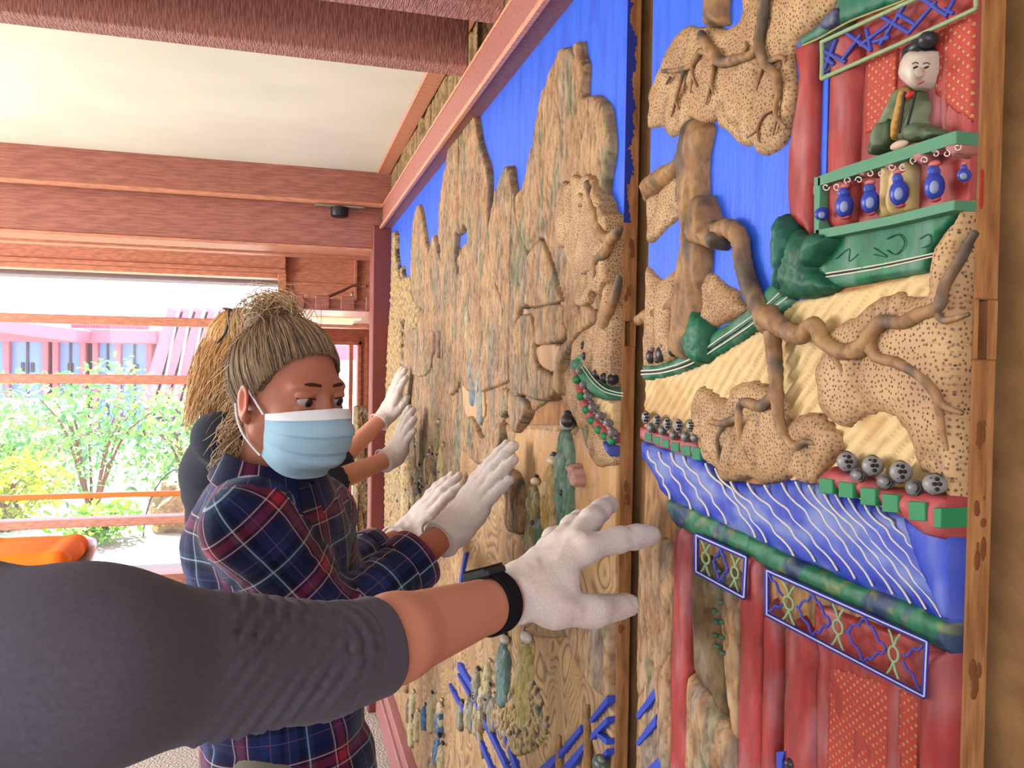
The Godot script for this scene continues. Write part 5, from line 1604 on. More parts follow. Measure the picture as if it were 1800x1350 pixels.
func head_into(mb: MB, x: Transform3D, neck: Vector3, ears_out := 0.0, size := 0.0032):
	var skin := rgb(SKIN[0], SKIN[1], SKIN[2])
	var f := Field.new(x.origin - Vector3(0.16, 0.2, 0.16), x.origin + Vector3(0.16, 0.15, 0.16), size)
	f.ell(x * Vector3(0, 0.028, -0.014), hb(x, 0.069, 0.087, 0.092), 0.02)
	f.ell(x * Vector3(0, -0.030, 0.026), hb(x, 0.057, 0.078, 0.062), 0.03)
	f.ell(x * Vector3(0, -0.094, 0.054), hb(x, 0.024, 0.020, 0.022), 0.03)
	f.cap(x * Vector3(0.05, -0.055, 0.0), x * Vector3(0.012, -0.092, 0.05), 0.018, 0.016, 0.025)
	f.cap(x * Vector3(-0.05, -0.055, 0.0), x * Vector3(-0.012, -0.092, 0.05), 0.018, 0.016, 0.025)
	for s in [-1.0, 1.0]:
		f.ell(x * Vector3(s * 0.040, -0.022, 0.056), hb(x, 0.022, 0.016, 0.022), 0.02)
		f.ell(x * Vector3(s * 0.027, 0.027, 0.068), hb(x, 0.024, 0.009, 0.013), 0.02)
	f.cap(x * Vector3(0, 0.008, 0.082), x * Vector3(0, -0.036, 0.104), 0.008, 0.0125, 0.012)
	f.ell(x * Vector3(0.012, -0.040, 0.092), hb(x, 0.009, 0.008, 0.010), 0.008)
	f.ell(x * Vector3(-0.012, -0.040, 0.092), hb(x, 0.009, 0.008, 0.010), 0.008)
	f.ell(x * Vector3(0, -0.062, 0.082), hb(x, 0.022, 0.010, 0.012), 0.01)
	for s in [-1.0, 1.0]:
		f.ell(x * Vector3(s * 0.031, 0.006, 0.089), hb(x, 0.018, 0.012, 0.012), 0.010, true)
		# lids: upper lowered, as she looks down
		f.ell(x * Vector3(s * 0.031, 0.0140, 0.0735), hb(x, 0.0160, 0.0075, 0.0125), 0.004)
		f.ell(x * Vector3(s * 0.031, -0.0050, 0.0735), hb(x, 0.0150, 0.0055, 0.0115), 0.004)
		# ears
		var e := x.basis * Basis(Vector3.UP, s * 0.35) * Basis(Vector3.RIGHT, -0.2)
		f.ell(x * Vector3(s * (0.071 + ears_out), -0.006, -0.016), Basis(e.x * 0.007, e.y * 0.031, e.z * 0.019), 0.006)
		f.ell(x * Vector3(s * (0.068 + ears_out), -0.032, -0.010), Basis(e.x * 0.007, e.y * 0.010, e.z * 0.009), 0.006)
		f.ell(x * Vector3(s * (0.080 + ears_out), -0.006, -0.010), Basis(e.x * 0.008, e.y * 0.018, e.z * 0.009), 0.005, true)
	f.cap(x * Vector3(0, -0.05, -0.022), neck, 0.050, 0.056, 0.03)
	var red := rgb(196, 104, 88)
	red.a = 0.8
	var dabs := []
	for s in [-1.0, 1.0]:
		dabs.append([x * Vector3(s * (0.084 + ears_out), -0.008, -0.012), 0.035, red])
		dabs.append([x * Vector3(s * 0.045, -0.03, 0.07), 0.03, Color(red.r, red.g, red.b, 0.35)])
	f.add_to(mb, dabs, skin)

func eyes_brows(parent: Node3D, x: Transform3D, gaze: Vector3):
	for s in [1.0, -1.0]:
		var mb := MB.new()
		var c := x * Vector3(s * 0.031, 0.006, 0.0735)
		mb.tint = rgb(176, 160, 154)  # eye white toned down, its shade is part of the colour
		mb.ell(c, Basis(x.basis.x * 0.0122, x.basis.y * 0.0122, x.basis.z * 0.0122), 16, 10)
		var eye := put("eye", mb, "gloss", parent)
		mb = MB.new()
		mb.tint = rgb(44, 34, 32)
		var g := (x.basis * gaze).normalized()
		var side := g.cross(Vector3.UP).normalized()
		mb.ell(c + g * 0.0098, Basis(side * 0.0070, g.cross(side) * 0.0070, g * 0.003), 12, 8)
		put("iris", mb, "gloss", eye)
		mb = MB.new()
		var ps := PackedVector3Array()
		var rs := PackedFloat32Array()
		for k in 9:
			var a := k / 8.0
			ps.append(x * Vector3(s * lerpf(0.012, 0.052, a), 0.030 + 0.004 * sin(a * PI) - 0.005 * a, 0.0865 - 0.020 * a * a))
			rs.append(0.0026 * sin(PI * (0.2 + 0.75 * a)) + 0.0004)
		mb.tube(ps, rs, 7, x.basis.z, 0.6)
		put("eyebrow", mb, "brow", parent)
		mb = MB.new()
		ps = PackedVector3Array()
		rs = PackedFloat32Array()
		for k in 7:
			var a := k / 6.0
			ps.append(x * Vector3(s * lerpf(0.019, 0.046, a), 0.0092 + 0.0022 * sin(a * PI), 0.0870 - 0.012 * (a - 0.3) * (a - 0.3) * 2.0 - 0.003 * a))
			rs.append(0.0011)
		mb.tube(ps, rs, 5)
		put("eyelashes", mb, "brow", parent)

func mask_on(parent: Node3D, x: Transform3D, s_near: float):
	var mb := MB.new()
	var top := MB.new()
	var nu := 36
	var nv := 40
	for part in 2:
		var m: MB = mb if part == 0 else top
		var b0 := 0.13 if part == 0 else 0.0
		var b1 := 1.0 if part == 0 else 0.13
		var rows := nv if part == 0 else 8
		for k in rows + 1:
			var b := lerpf(b0, b1, float(k) / rows)
			for j in nu + 1:
				var a := j / float(nu) * 2 - 1
				var zc: float
				if b < 0.3: zc = lerpf(0.107, 0.128, smoothstep(0, 0.3, b))
				elif b < 0.7: zc = lerpf(0.128, 0.116, smoothstep(0.3, 0.7, b))
				else: zc = lerpf(0.116, 0.074, smoothstep(0.7, 1.0, b))
				var half := lerpf(0.0685, 0.058, smoothstep(0.5, 1.0, b))
				var y := lerpf(-0.008, -0.118, b)
				y += 0.007 * (1.0 - absf(a)) * (1.0 - b) * (1.0 if absf(a) < 1 else 0.0)
				y = lerpf(y, lerpf(-0.020, -0.088, b), pow(absf(a), 3.0))
				var edge := 0.022 if b < 0.6 else lerpf(0.022, 0.010, (b - 0.6) / 0.4)
				var zz := edge + (zc - edge) * pow(maxf(cos(a * PI / 2 * 0.97), 0.0), 0.75)
				var xx := half * sin(a * PI / 2)
				# pleats
				var pl := fposmod(b * 4.2 - 0.55, 1.0)
				var step := 0.0034 * (pl - 0.5) if b > 0.14 and b < 0.88 else 0.0
				step += 0.0012 * nA.get_noise_2d(a * 2.0, b * 3.0 + 5.0) * 2.0
				var o := Vector3(sin(a * PI / 2) * 0.6, 0, 1).normalized()
				var q := Vector3(xx, y, zz) + o * (step + (0.0012 if part == 1 else 0.0))
				m.pt(x * q, Vector3.ZERO, Vector2(a * 0.08, b * 0.1), Color.WHITE)
		for k in rows:
			for j in nu:
				var e := k * (nu + 1) + j
				m.i.append_array([e, e + 1, e + nu + 2, e, e + nu + 2, e + nu + 1])
		for k in range(0, m.i.size(), 3):
			var p0 := m.v[m.i[k]]
			var nn := (m.v[m.i[k + 1]] - p0).cross(m.v[m.i[k + 2]] - p0)
			if nn.dot(p0 - x * Vector3(0, -0.05, -0.02)) < 0:
				var t := m.i[k + 1]
				m.i[k + 1] = m.i[k + 2]
				m.i[k + 2] = t
		m.smooth()
	var mk := put("face_mask", mb, "mask_blue", parent)
	put("mask_band", top, "mask_white", mk)
	for s in [1.0, -1.0]:
		for q in [[Vector3(s * 0.0665, -0.022, 0.024), Vector3(s * 0.073, 0.004, 0.0), Vector3(s * 0.075, 0.020, -0.022), Vector3(s * 0.074, 0.004, -0.034)],
				[Vector3(s * 0.060, -0.088, 0.016), Vector3(s * 0.072, -0.062, -0.010), Vector3(s * 0.073, -0.038, -0.030), Vector3(s * 0.074, -0.015, -0.036)]]:
			var ps := PackedVector3Array()
			for p in q: ps.append(x * p)
			ps = spline(ps, 6)
			var rs := PackedFloat32Array()
			for k in ps.size(): rs.append(0.0017)
			var tb := MB.new()
			tb.tube(ps, rs, 7)
			put("ear_loop", tb, "mask_white", mk)

# a gloved hand. along: wrist to fingertips, back: out of the back of the hand, m: -1 right hand, 1 left hand
func glove(parent: Node3D, wrist: Vector3, along: Vector3, back: Vector3, m: float, size: float, curls: Array, spread, thumb: Array, cuff := 0.055, cuff_r := 0.036, cuff_to := Vector3.ZERO, fat := 1.0) -> MeshInstance3D:
	var y := along.normalized()
	var z := (back - y * back.dot(y)).normalized()
	var b := Basis(y.cross(z), y, z) * size
	var x := Transform3D(b, wrist)
	var lo := wrist - Vector3.ONE * 0.235 * size
	var hi := wrist + Vector3.ONE * 0.235 * size
	var f := Field.new(lo, hi, 0.0029)
	var s := size
	var bz := z
	# palm
	var kn := [Vector3(m * 0.029, 0.089, 0), Vector3(m * 0.0095, 0.094, 0.003), Vector3(-m * 0.010, 0.089, 0.002), Vector3(-m * 0.028, 0.080, -0.002)]
	for k in 4:
		f.cap(x * Vector3(kn[k].x * 0.55, 0.008, -0.002), x * kn[k], 0.0165 * s, 0.0128 * s, 0.016 * s)
	f.cap(x * Vector3(m * 0.018, 0.016, -0.010), x * Vector3(m * 0.032, 0.048, -0.012), 0.017 * s, 0.015 * s, 0.014 * s)
	f.cap(x * Vector3(-m * 0.022, 0.018, -0.008), x * Vector3(-m * 0.026, 0.060, -0.008), 0.015 * s, 0.013 * s, 0.012 * s)
	# cuff
	var ce := cuff_to if cuff_to != Vector3.ZERO else x * Vector3(0, -cuff, 0)
	f.cap(x * Vector3(0, 0.012, -0.002), ce, 0.031 * s, cuff_r * s, 0.02 * s, [bz, 1.22])
	var cd := (ce - wrist).normalized()
	f.trim(ce, cd)
	# fingers
	var lens_f := [[0.043, 0.026, 0.021], [0.047, 0.030, 0.022], [0.043, 0.028, 0.022], [0.034, 0.021, 0.020]]
	for k in 4:
		var p: Vector3 = x * kn[k]
		var ang: float = 0.0
		var c: Array = curls[k]
		var dir_side: float = (spread[k] if spread is Array else (1.5 - k) * spread) * m
		var r := 0.0112 if k < 3 else 0.0098
		for j in 3:
			ang += deg_to_rad(c[j])
			var d := b * Vector3(sin(deg_to_rad(dir_side)) * cos(ang), cos(ang) * cos(deg_to_rad(dir_side)), -sin(ang))
			var q: Vector3 = p + d * lens_f[k][j]
			f.cap(p, q, r * s * fat, (r - 0.0008) * s * fat, 0.006 * s)
			p = q
			r -= 0.0008
	# thumb: three points in hand coordinates
	var tp := x * Vector3(m * 0.020, 0.022, -0.008)
	var tr := 0.0165
	for q in thumb:
		var w := x * Vector3(m * q.x, q.y, q.z)
		f.cap(tp, w, tr * s * fat, (tr - 0.0022) * s * fat, 0.010 * s)
		tp = w
		tr -= 0.0022
	f.rough(noise(38.0, 2, 5), 0.0016)
	# soft creases of the cotton
	var mb := MB.new()
	f.add_to(mb)
	var g := put("glove", mb, "glove", parent)
	# rolled hem at the cuff
	var ps := PackedVector3Array()
	var rs := PackedFloat32Array()
	var u := b.x.normalized()
	var w2 := cd.cross(u).normalized()
	u = w2.cross(cd).normalized()
	for k in 24:
		var a := TAU * k / 24
		ps.append(ce - cd * 0.002 + u * cos(a) * cuff_r * s * 1.0 + w2 * sin(a) * cuff_r * s / 1.22)
		rs.append(0.0022 * s)
	var hm := MB.new()
	hm.tube(ps, rs, 6, Vector3.ZERO, 1.0, true)
	put("glove_hem", hm, "glove", g)
	return g

func strands(called: String, parent: Node3D, paths: Array, radius: float, material: String, dark: Color, light: Color, sd := 3):
	var mb := MB.new()
	var rn := RandomNumberGenerator.new()
	rn.seed = sd
	for p in paths:
		var ps: PackedVector3Array = spline(p, 2)
		var rs := PackedFloat32Array()
		for k in ps.size():
			var w := k / (ps.size() - 1.0)
			rs.append(radius * minf(1.0, 0.25 + 3.0 * w) * (1.0 - 0.7 * w))
		mb.tint = dark.lerp(light, clampf(rn.randfn(0.48, 0.36), 0, 1))
		mb.tube(ps, rs, 4)
	var o := put(called, mb, material, parent)
	o.set_meta("kind", "stuff")
	return o

func feet_legs(who: Node3D, pants: MB, hip: Vector3, fwd: Vector3, half: float):
	var side := fwd.cross(Vector3.UP).normalized()
	var lo := Vector3(hip.x - 0.28, -0.005, hip.z - 0.28)
	var hi := Vector3(hip.x + 0.28, hip.y + 0.14, hip.z + 0.28)
	var f := Field.new(lo, hi, 0.013)
	f.ell(hip, Basis(side * 0.135, Vector3.UP * 0.12, fwd * 0.105), 0.04)
	for s in [-1.0, 1.0]:
		var a: Vector3 = hip + side * s * half + Vector3(0, -0.05, 0)
		var k: Vector3 = Vector3(hip.x, 0.47, hip.z) + side * s * half * 1.05 + fwd * 0.02
		var n: Vector3 = Vector3(hip.x, 0.09, hip.z) + side * s * half * 1.1 - fwd * 0.02
		f.cap(a, k, 0.080, 0.060, 0.03)
		f.cap(k, n, 0.060, 0.050, 0.02)
		var sf := Field.new(n - Vector3(0.22, 0.1, 0.22), n + Vector3(0.22, 0.06, 0.22), 0.010)
		sf.cap(n + Vector3(0, -0.04, 0) - fwd * 0.02, n + Vector3(0, -0.055, 0) + fwd * 0.16, 0.042, 0.036, 0.02)
		sf.trim(Vector3(0, 0.002, 0), Vector3.DOWN)
		var sm := MB.new()
		sf.add_to(sm)
		put("shoe", sm, "black_plastic", who)
	f.trim(Vector3(0, 0.07, 0), Vector3.DOWN)
	f.add_to(pants)

func build_people():
	plaid_person()
	tee_person()
	sweater_person()

func plaid_person():
	var hc := at_d(509, 697, 1.28)
	var x := head_basis(hc, 47, 7)
	var neck := at_d(478, 838, 1.31)
	var rs := at_d(430, 925, 1.22)
	var ls := at_d(560, 905, 1.50)
	var re := at_d(592, 1098, 1.28)
	var rw := at_d(792, 930, 1.49)
	var le := at_d(585, 1005, 1.66)
	var lw := at_d(706, 945, 1.94)
	var chest := at_d(470, 945, 1.36)
	var waist := at_d(478, 1120, 1.37)
	var hips := at_d(520, 1300, 1.38)
	var base := Vector3(hips.x, 0, hips.z)
	var who := thing("person", "person in a plaid shirt and blue face mask, pressing both gloved hands on the panels", "person", base)
	var fwd := (x.basis.z * Vector3(1, 0, 1) + Vector3.RIGHT * 0.8).normalized()
	# body: one surface, head, neck, trunk and arms
	var mb := MB.new()
	head_into(mb, x, neck, 0.004)
	var f := Field.new(Vector3(at_d(478, 1300, 1.36).x - 0.3, 0.74, -2.05), Vector3(0.45, 1.5, -0.9), 0.009)
	f.cap(neck, (neck + chest) / 2, 0.052, 0.075, 0.03)
	f.cap(chest, waist, 0.095, 0.09, 0.04)
	f.cap(waist, hips, 0.09, 0.11, 0.04)
	f.cap(rs, re, 0.044, 0.038, 0.03)
	f.cap(re, rw, 0.039, 0.0245, 0.015)
	f.cap(ls, le, 0.044, 0.038, 0.03)
	f.cap(le, lw, 0.039, 0.0245, 0.015)
	f.add_to(mb, [], rgb(SKIN[0], SKIN[1] - 4, SKIN[2] - 6))
	var pants := MB.new()
	feet_legs(who, pants, Vector3(hips.x, 0.86, hips.z), fwd, 0.085)
	put("body", mb, "skin", who)
	put("trousers", pants, "trousers", who)
	# shirt
	var cr := re.lerp(rw, 0.66)
	var cl := le.lerp(lw, 0.56)
	var s := Field.new(Vector3(at_d(470, 1345, 1.38).x - 0.28, 0.72, -2.0), Vector3(0.42, 1.42, -0.9), 0.0078)
	s.cap(neck + Vector3(0, -0.03, 0), chest, 0.07, 0.125, 0.04)
	s.cap(rs, ls, 0.054, 0.054, 0.07)
	s.cap(chest, waist, 0.128, 0.122, 0.05, [], [0.004, 3.0, 0.5, 0.2, 0.9, 1.0])
	s.cap(waist, hips + Vector3(0, -0.12, 0), 0.122, 0.152, 0.05, [], [0.005, 2.0, 0.6, 0.1, 1.0, 2.0])
	s.cap(rs, re, 0.058, 0.052, 0.05, [], [0.004, 4.0, 0.7, 0.25, 1.0, 0.4])
	s.cap(re, cr + (cr - re) * 0.12, 0.055, 0.050, 0.02, [], [0.0035, 5.0, 0.5, 0.0, 0.55, 2.2])
	s.cap(ls, le, 0.066, 0.054, 0.045)
	s.cap(le, cl + (cl - le) * 0.12, 0.055, 0.048, 0.02)
	s.rough(noise(9.0, 2, 8), 0.005)
	s.trim(cr, (cr - re).normalized(), 0.10)
	s.trim(cl, (cl - le).normalized(), 0.10)
	s.trim(hips + Vector3(0, -0.068, 0), Vector3(0.04, -1, 0).normalized())
	# open neck
	s.ell(neck + Vector3(0.022, 0.045, 0), Basis(Vector3(0.068, 0.03, 0), Vector3(-0.02, 0.075, 0), Vector3(0, 0, 0.062)), 0.01, true)
	s.frame(rs.lerp(re, 0.12), re, 0.060, Vector3(-1, -1, 0))
	s.frame(re, cr, 0.052, Vector3(0, -1, 0))
	s.frame(ls.lerp(le, 0.1), le, 0.060, Vector3(-1, -1, 0))
	s.frame(le, cl, 0.052, Vector3(0, -1, 0))
	s.frame(hips + Vector3(0, -0.2, 0), chest + Vector3(0, 0.1, 0), 0.13, Vector3(0, 0, -1))
	var sh := MB.new()
	s.add_to(sh)
	var shirt := put("plaid_shirt", sh, "plaid", who)
	# collar: two leaves round the neck
	for side in [1.0, -1.0]:
		var cb := MB.new()
		var n := 14
		var right := x.basis.x * Vector3(1, 0, 1)
		right = right.normalized()
		var fw := Vector3(right.z, 0, -right.x)
		if fw.dot(fwd) < 0: fw = -fw
		for k in n + 1:
			var a := lerpf(-0.05, 0.94, k / float(n)) * PI
			var o: Vector3 = right * side * sin(a) * 0.072 - fw * cos(a) * 0.072
			var p0: Vector3 = neck + o + Vector3(0, 0.046 - 0.050 * maxf(0.0, (k / float(n)) - 0.4), 0)
			var o2: Vector3 = o.normalized()
			var fall := 0.040 + 0.026 * pow(k / float(n), 3.0)
			var rows := [p0 - o2 * 0.004 + Vector3(0, -0.03, 0), p0, p0 + o2 * 0.006 + Vector3(0, 0.002, 0), p0 + o2 * (0.016 + 0.004 * k / n) + Vector3(0, -fall * 0.5, 0), p0 + o2 * (0.024 + 0.01 * k / n) + Vector3(0, -fall, 0), p0 + o2 * (0.020 + 0.01 * k / n) + Vector3(0, -fall - 0.001, 0)]
			for j in rows.size(): cb.pt(rows[j], Vector3.ZERO, Vector2(k * 0.016 + side * 0.07, j * 0.014 + 0.03), Color.WHITE)
		for k in n:
			for j in 5:
				var e := k * 6 + j
				if side > 0: cb.i.append_array([e, e + 1, e + 7, e, e + 7, e + 6])
				else: cb.i.append_array([e, e + 7, e + 1, e, e + 6, e + 7])
		cb.smooth()
		put("collar", cb, "plaid", shirt)
	# cuffs turned once, button, pocket flap
	for q in [[re, cr, 0.0525], [le, cl, 0.050]]:
		var d: Vector3 = (q[1] - q[0]).normalized()
		var u := d.cross(Vector3.UP).normalized()
		var w := d.cross(u)
		var cb := MB.new()
		var prof := [[-0.045, 0.0015], [-0.0455, 0.004], [-0.02, 0.0045], [-0.001, 0.004], [0.001, 0.001], [-0.002, -0.004], [-0.02, -0.006]]
		for k in 33:
			var a := TAU * k / 32
			for j in prof.size():
				var r: float = q[2] + prof[j][1] + 0.0015 * sin(a * 3.0)
				cb.pt(q[1] + d * prof[j][0] + (u * cos(a) + w * sin(a)) * r, Vector3.ZERO, Vector2(a * 0.05, prof[j][0] + 0.1), Color.WHITE)
		for k in 32:
			for j in prof.size() - 1:
				var e := k * prof.size() + j
				cb.i.append_array([e, e + prof.size(), e + prof.size() + 1, e, e + prof.size() + 1, e + 1])
		cb.smooth()
		put("cuff", cb, "plaid", shirt)
	# eyes, mask
	eyes_brows(who, x, Vector3(-0.08, -0.28, 1))
	mask_on(who, x, 1.0)
	# hair: a swept-back cap, a messy knot, loose strands
	var hf := Field.new(hc - Vector3(0.17, 0.16, 0.17), hc + Vector3(0.17, 0.2, 0.17), 0.004)
	hf.ell(x * Vector3(0, 0.034, -0.020), hb(x, 0.0755, 0.090, 0.096), 0.02)
	hf.trim(x * Vector3(0, 0.076, 0.052), x.basis * Vector3(0, -0.47, 0.88))
	hf.ell(x * Vector3(0.072, -0.006, -0.012), hb(x, 0.030, 0.030, 0.020), 0.008, true)
	hf.ell(x * Vector3(0, 0.112, -0.062), hb(x, 0.040, 0.034, 0.042), 0.015)
	hf.ell(x * Vector3(0.02, 0.125, -0.045), hb(x, 0.026, 0.022, 0.026), 0.008)
	hf.ell(x * Vector3(-0.015, 0.120, -0.085), hb(x, 0.026, 0.026, 0.024), 0.008)
	hf.rough(noise(60.0, 2, 4), 0.006, x.basis.z.abs() * 0.2 + Vector3(0.6, 0.8, 0.6))
	var dark := rgb(54, 42, 35)
	var light := rgb(178, 148, 114)
	var hm := MB.new()
	hf.add_to(hm, [], rgb(92, 70, 52))
	var hair := put("hair", hm, "hair_base", who)
	var rn := RandomNumberGenerator.new()
	rn.seed = 12
	var paths := []
	var knot := Vector3(0, 0.108, -0.06)
	for k in 2300:      # combed back from the hairline to the knot
		var a := rn.randf_range(-1.5, 1.5)
		var st := Vector3(sin(a) * 0.075, 0.078 - 0.075 * pow(absf(a) / 1.5, 1.8), 0.068 - 0.060 * pow(absf(a) / 1.5, 1.4)) + Vector3(0, rn.randf_range(-0.003, 0.006), rn.randf_range(-0.004, 0.002))
		if k % 3 == 0:      # and up from the nape
			a = rn.randf_range(-2.3, 2.3)
			st = Vector3(sin(a * 0.68) * 0.075, -0.055 + 0.03 * absf(a), -0.078 + 0.032 * absf(a))
		var p := PackedVector3Array()
		var c := Vector3(0, 0.03, -0.018)
		var rad := Vector3(0.0765, 0.091, 0.097) * rn.randf_range(1.012, 1.06)
		for j in 6:
			var t := j / 5.0
			var d := ((st - c) / rad).normalized().slerp(((knot - c) / rad).normalized(), t)
			d += Vector3(rn.randf_range(-0.02, 0.02), rn.randf_range(-0.02, 0.02), rn.randf_range(-0.02, 0.02))
			p.append(x * (c + d * rad * (1.0 + 0.04 * t)))
		paths.append(p)
	strands("hair_strands", hair, paths, 0.0011, "hair_blonde", dark, light, 5)
	paths = []
	for k in 260:      # coils of the knot
		var p := PackedVector3Array()
		var ax := Vector3(rn.randf_range(-1, 1), rn.randf_range(-1, 1), rn.randf_range(-1, 1)).normalized()
		var u := ax.cross(Vector3(0.3, 0.8, 0.1)).normalized()
		var w := ax.cross(u)
		var r := rn.randf_range(0.030, 0.050)
		var a0 := rn.randf() * TAU
		for j in 6:
			var a := a0 + j * 0.5
			p.append(x * (Vector3(0, 0.114, -0.062) + (u * cos(a) + w * sin(a)) * r * (1.0 + 0.05 * j * (k % 4)) + ax * rn.randf_range(-0.012, 0.012)))
		paths.append(p)
	for k in 170:      # loose ends on top and behind
		var a := rn.randf_range(-1, 1)
		var o := Vector3(rn.randf_range(-0.04, 0.04), rn.randf_range(0.105, 0.14), rn.randf_range(-0.10, -0.02))
		var d := Vector3(a * 0.6, rn.randf_range(0.2, 1.0), rn.randf_range(-0.9, 0.5)).normalized()
		var p := PackedVector3Array()
		var l := rn.randf_range(0.02, 0.055)
		for j in 5: p.append(x * (o + d * l * j / 4.0 + Vector3(0, -0.5, 0) * l * pow(j / 4.0, 2.0) * rn.randf_range(0.0, 1.0)))
		paths.append(p)
	for k in 150:      # fringe of flyaways at the back of the head and the nape
		var th := rn.randf_range(-1.3, 1.3)
		var o := Vector3(sin(th) * 0.07, rn.randf_range(-0.06, 0.09), -0.085 + 0.03 * absf(th))
		var p := PackedVector3Array()
		var l := rn.randf_range(0.02, 0.06)
		var d := Vector3(sin(th) * 0.7, rn.randf_range(-0.6, 0.3), -1).normalized()
		for j in 5: p.append(x * (o + d * l * j / 4.0 + Vector3(rn.randf_range(-0.006, 0.006), -l * 0.8 * pow(j / 4.0, 2.0), 0)))
		paths.append(p)
	for k in 60:      # wisps falling behind the ear
		var o := Vector3(rn.randf_range(0.055, 0.076), rn.randf_range(-0.07, -0.03), rn.randf_range(-0.06, -0.035))
		var p := PackedVector3Array()
		for j in 6: p.append(x * (o + Vector3(0.012 * sin(j * 1.5 + k), -0.017 * j, -0.004 * j + 0.006 * cos(j * 1.8 + k))))
		paths.append(p)
	strands("loose_hair", hair, paths, 0.0010, "hair_blonde", rgb(120, 92, 62), rgb(226, 196, 150), 6)
	# gloves
	var tip := at_x(914, 790, WALL - 0.026)
	glove(who, rw, tip - rw, Vector3(-1, 0.25, 0.25), -1, 1.08, [[-6, 8, 4], [-6, 6, 4], [-6, 6, 4], [-6, 8, 6]], 1.5, [Vector3(0.042, 0.052, -0.014), Vector3(0.054, 0.078, -0.016), Vector3(0.060, 0.102, -0.016)], 0.05, 0.0375, rw + (re - rw).normalized() * 0.035)
	tip = at_x(803, 833, WALL - 0.026)
	glove(who, lw, tip - lw, Vector3(-1, 0.35, 0.35), 1, 1.08, [[-4, 10, 6], [-4, 8, 6], [-4, 8, 6], [-4, 8, 6]], 2.0, [Vector3(0.044, 0.046, -0.012), Vector3(0.060, 0.070, -0.012), Vector3(0.070, 0.092, -0.010)], 0.05, 0.0365, lw + (le - lw).normalized() * 0.035)

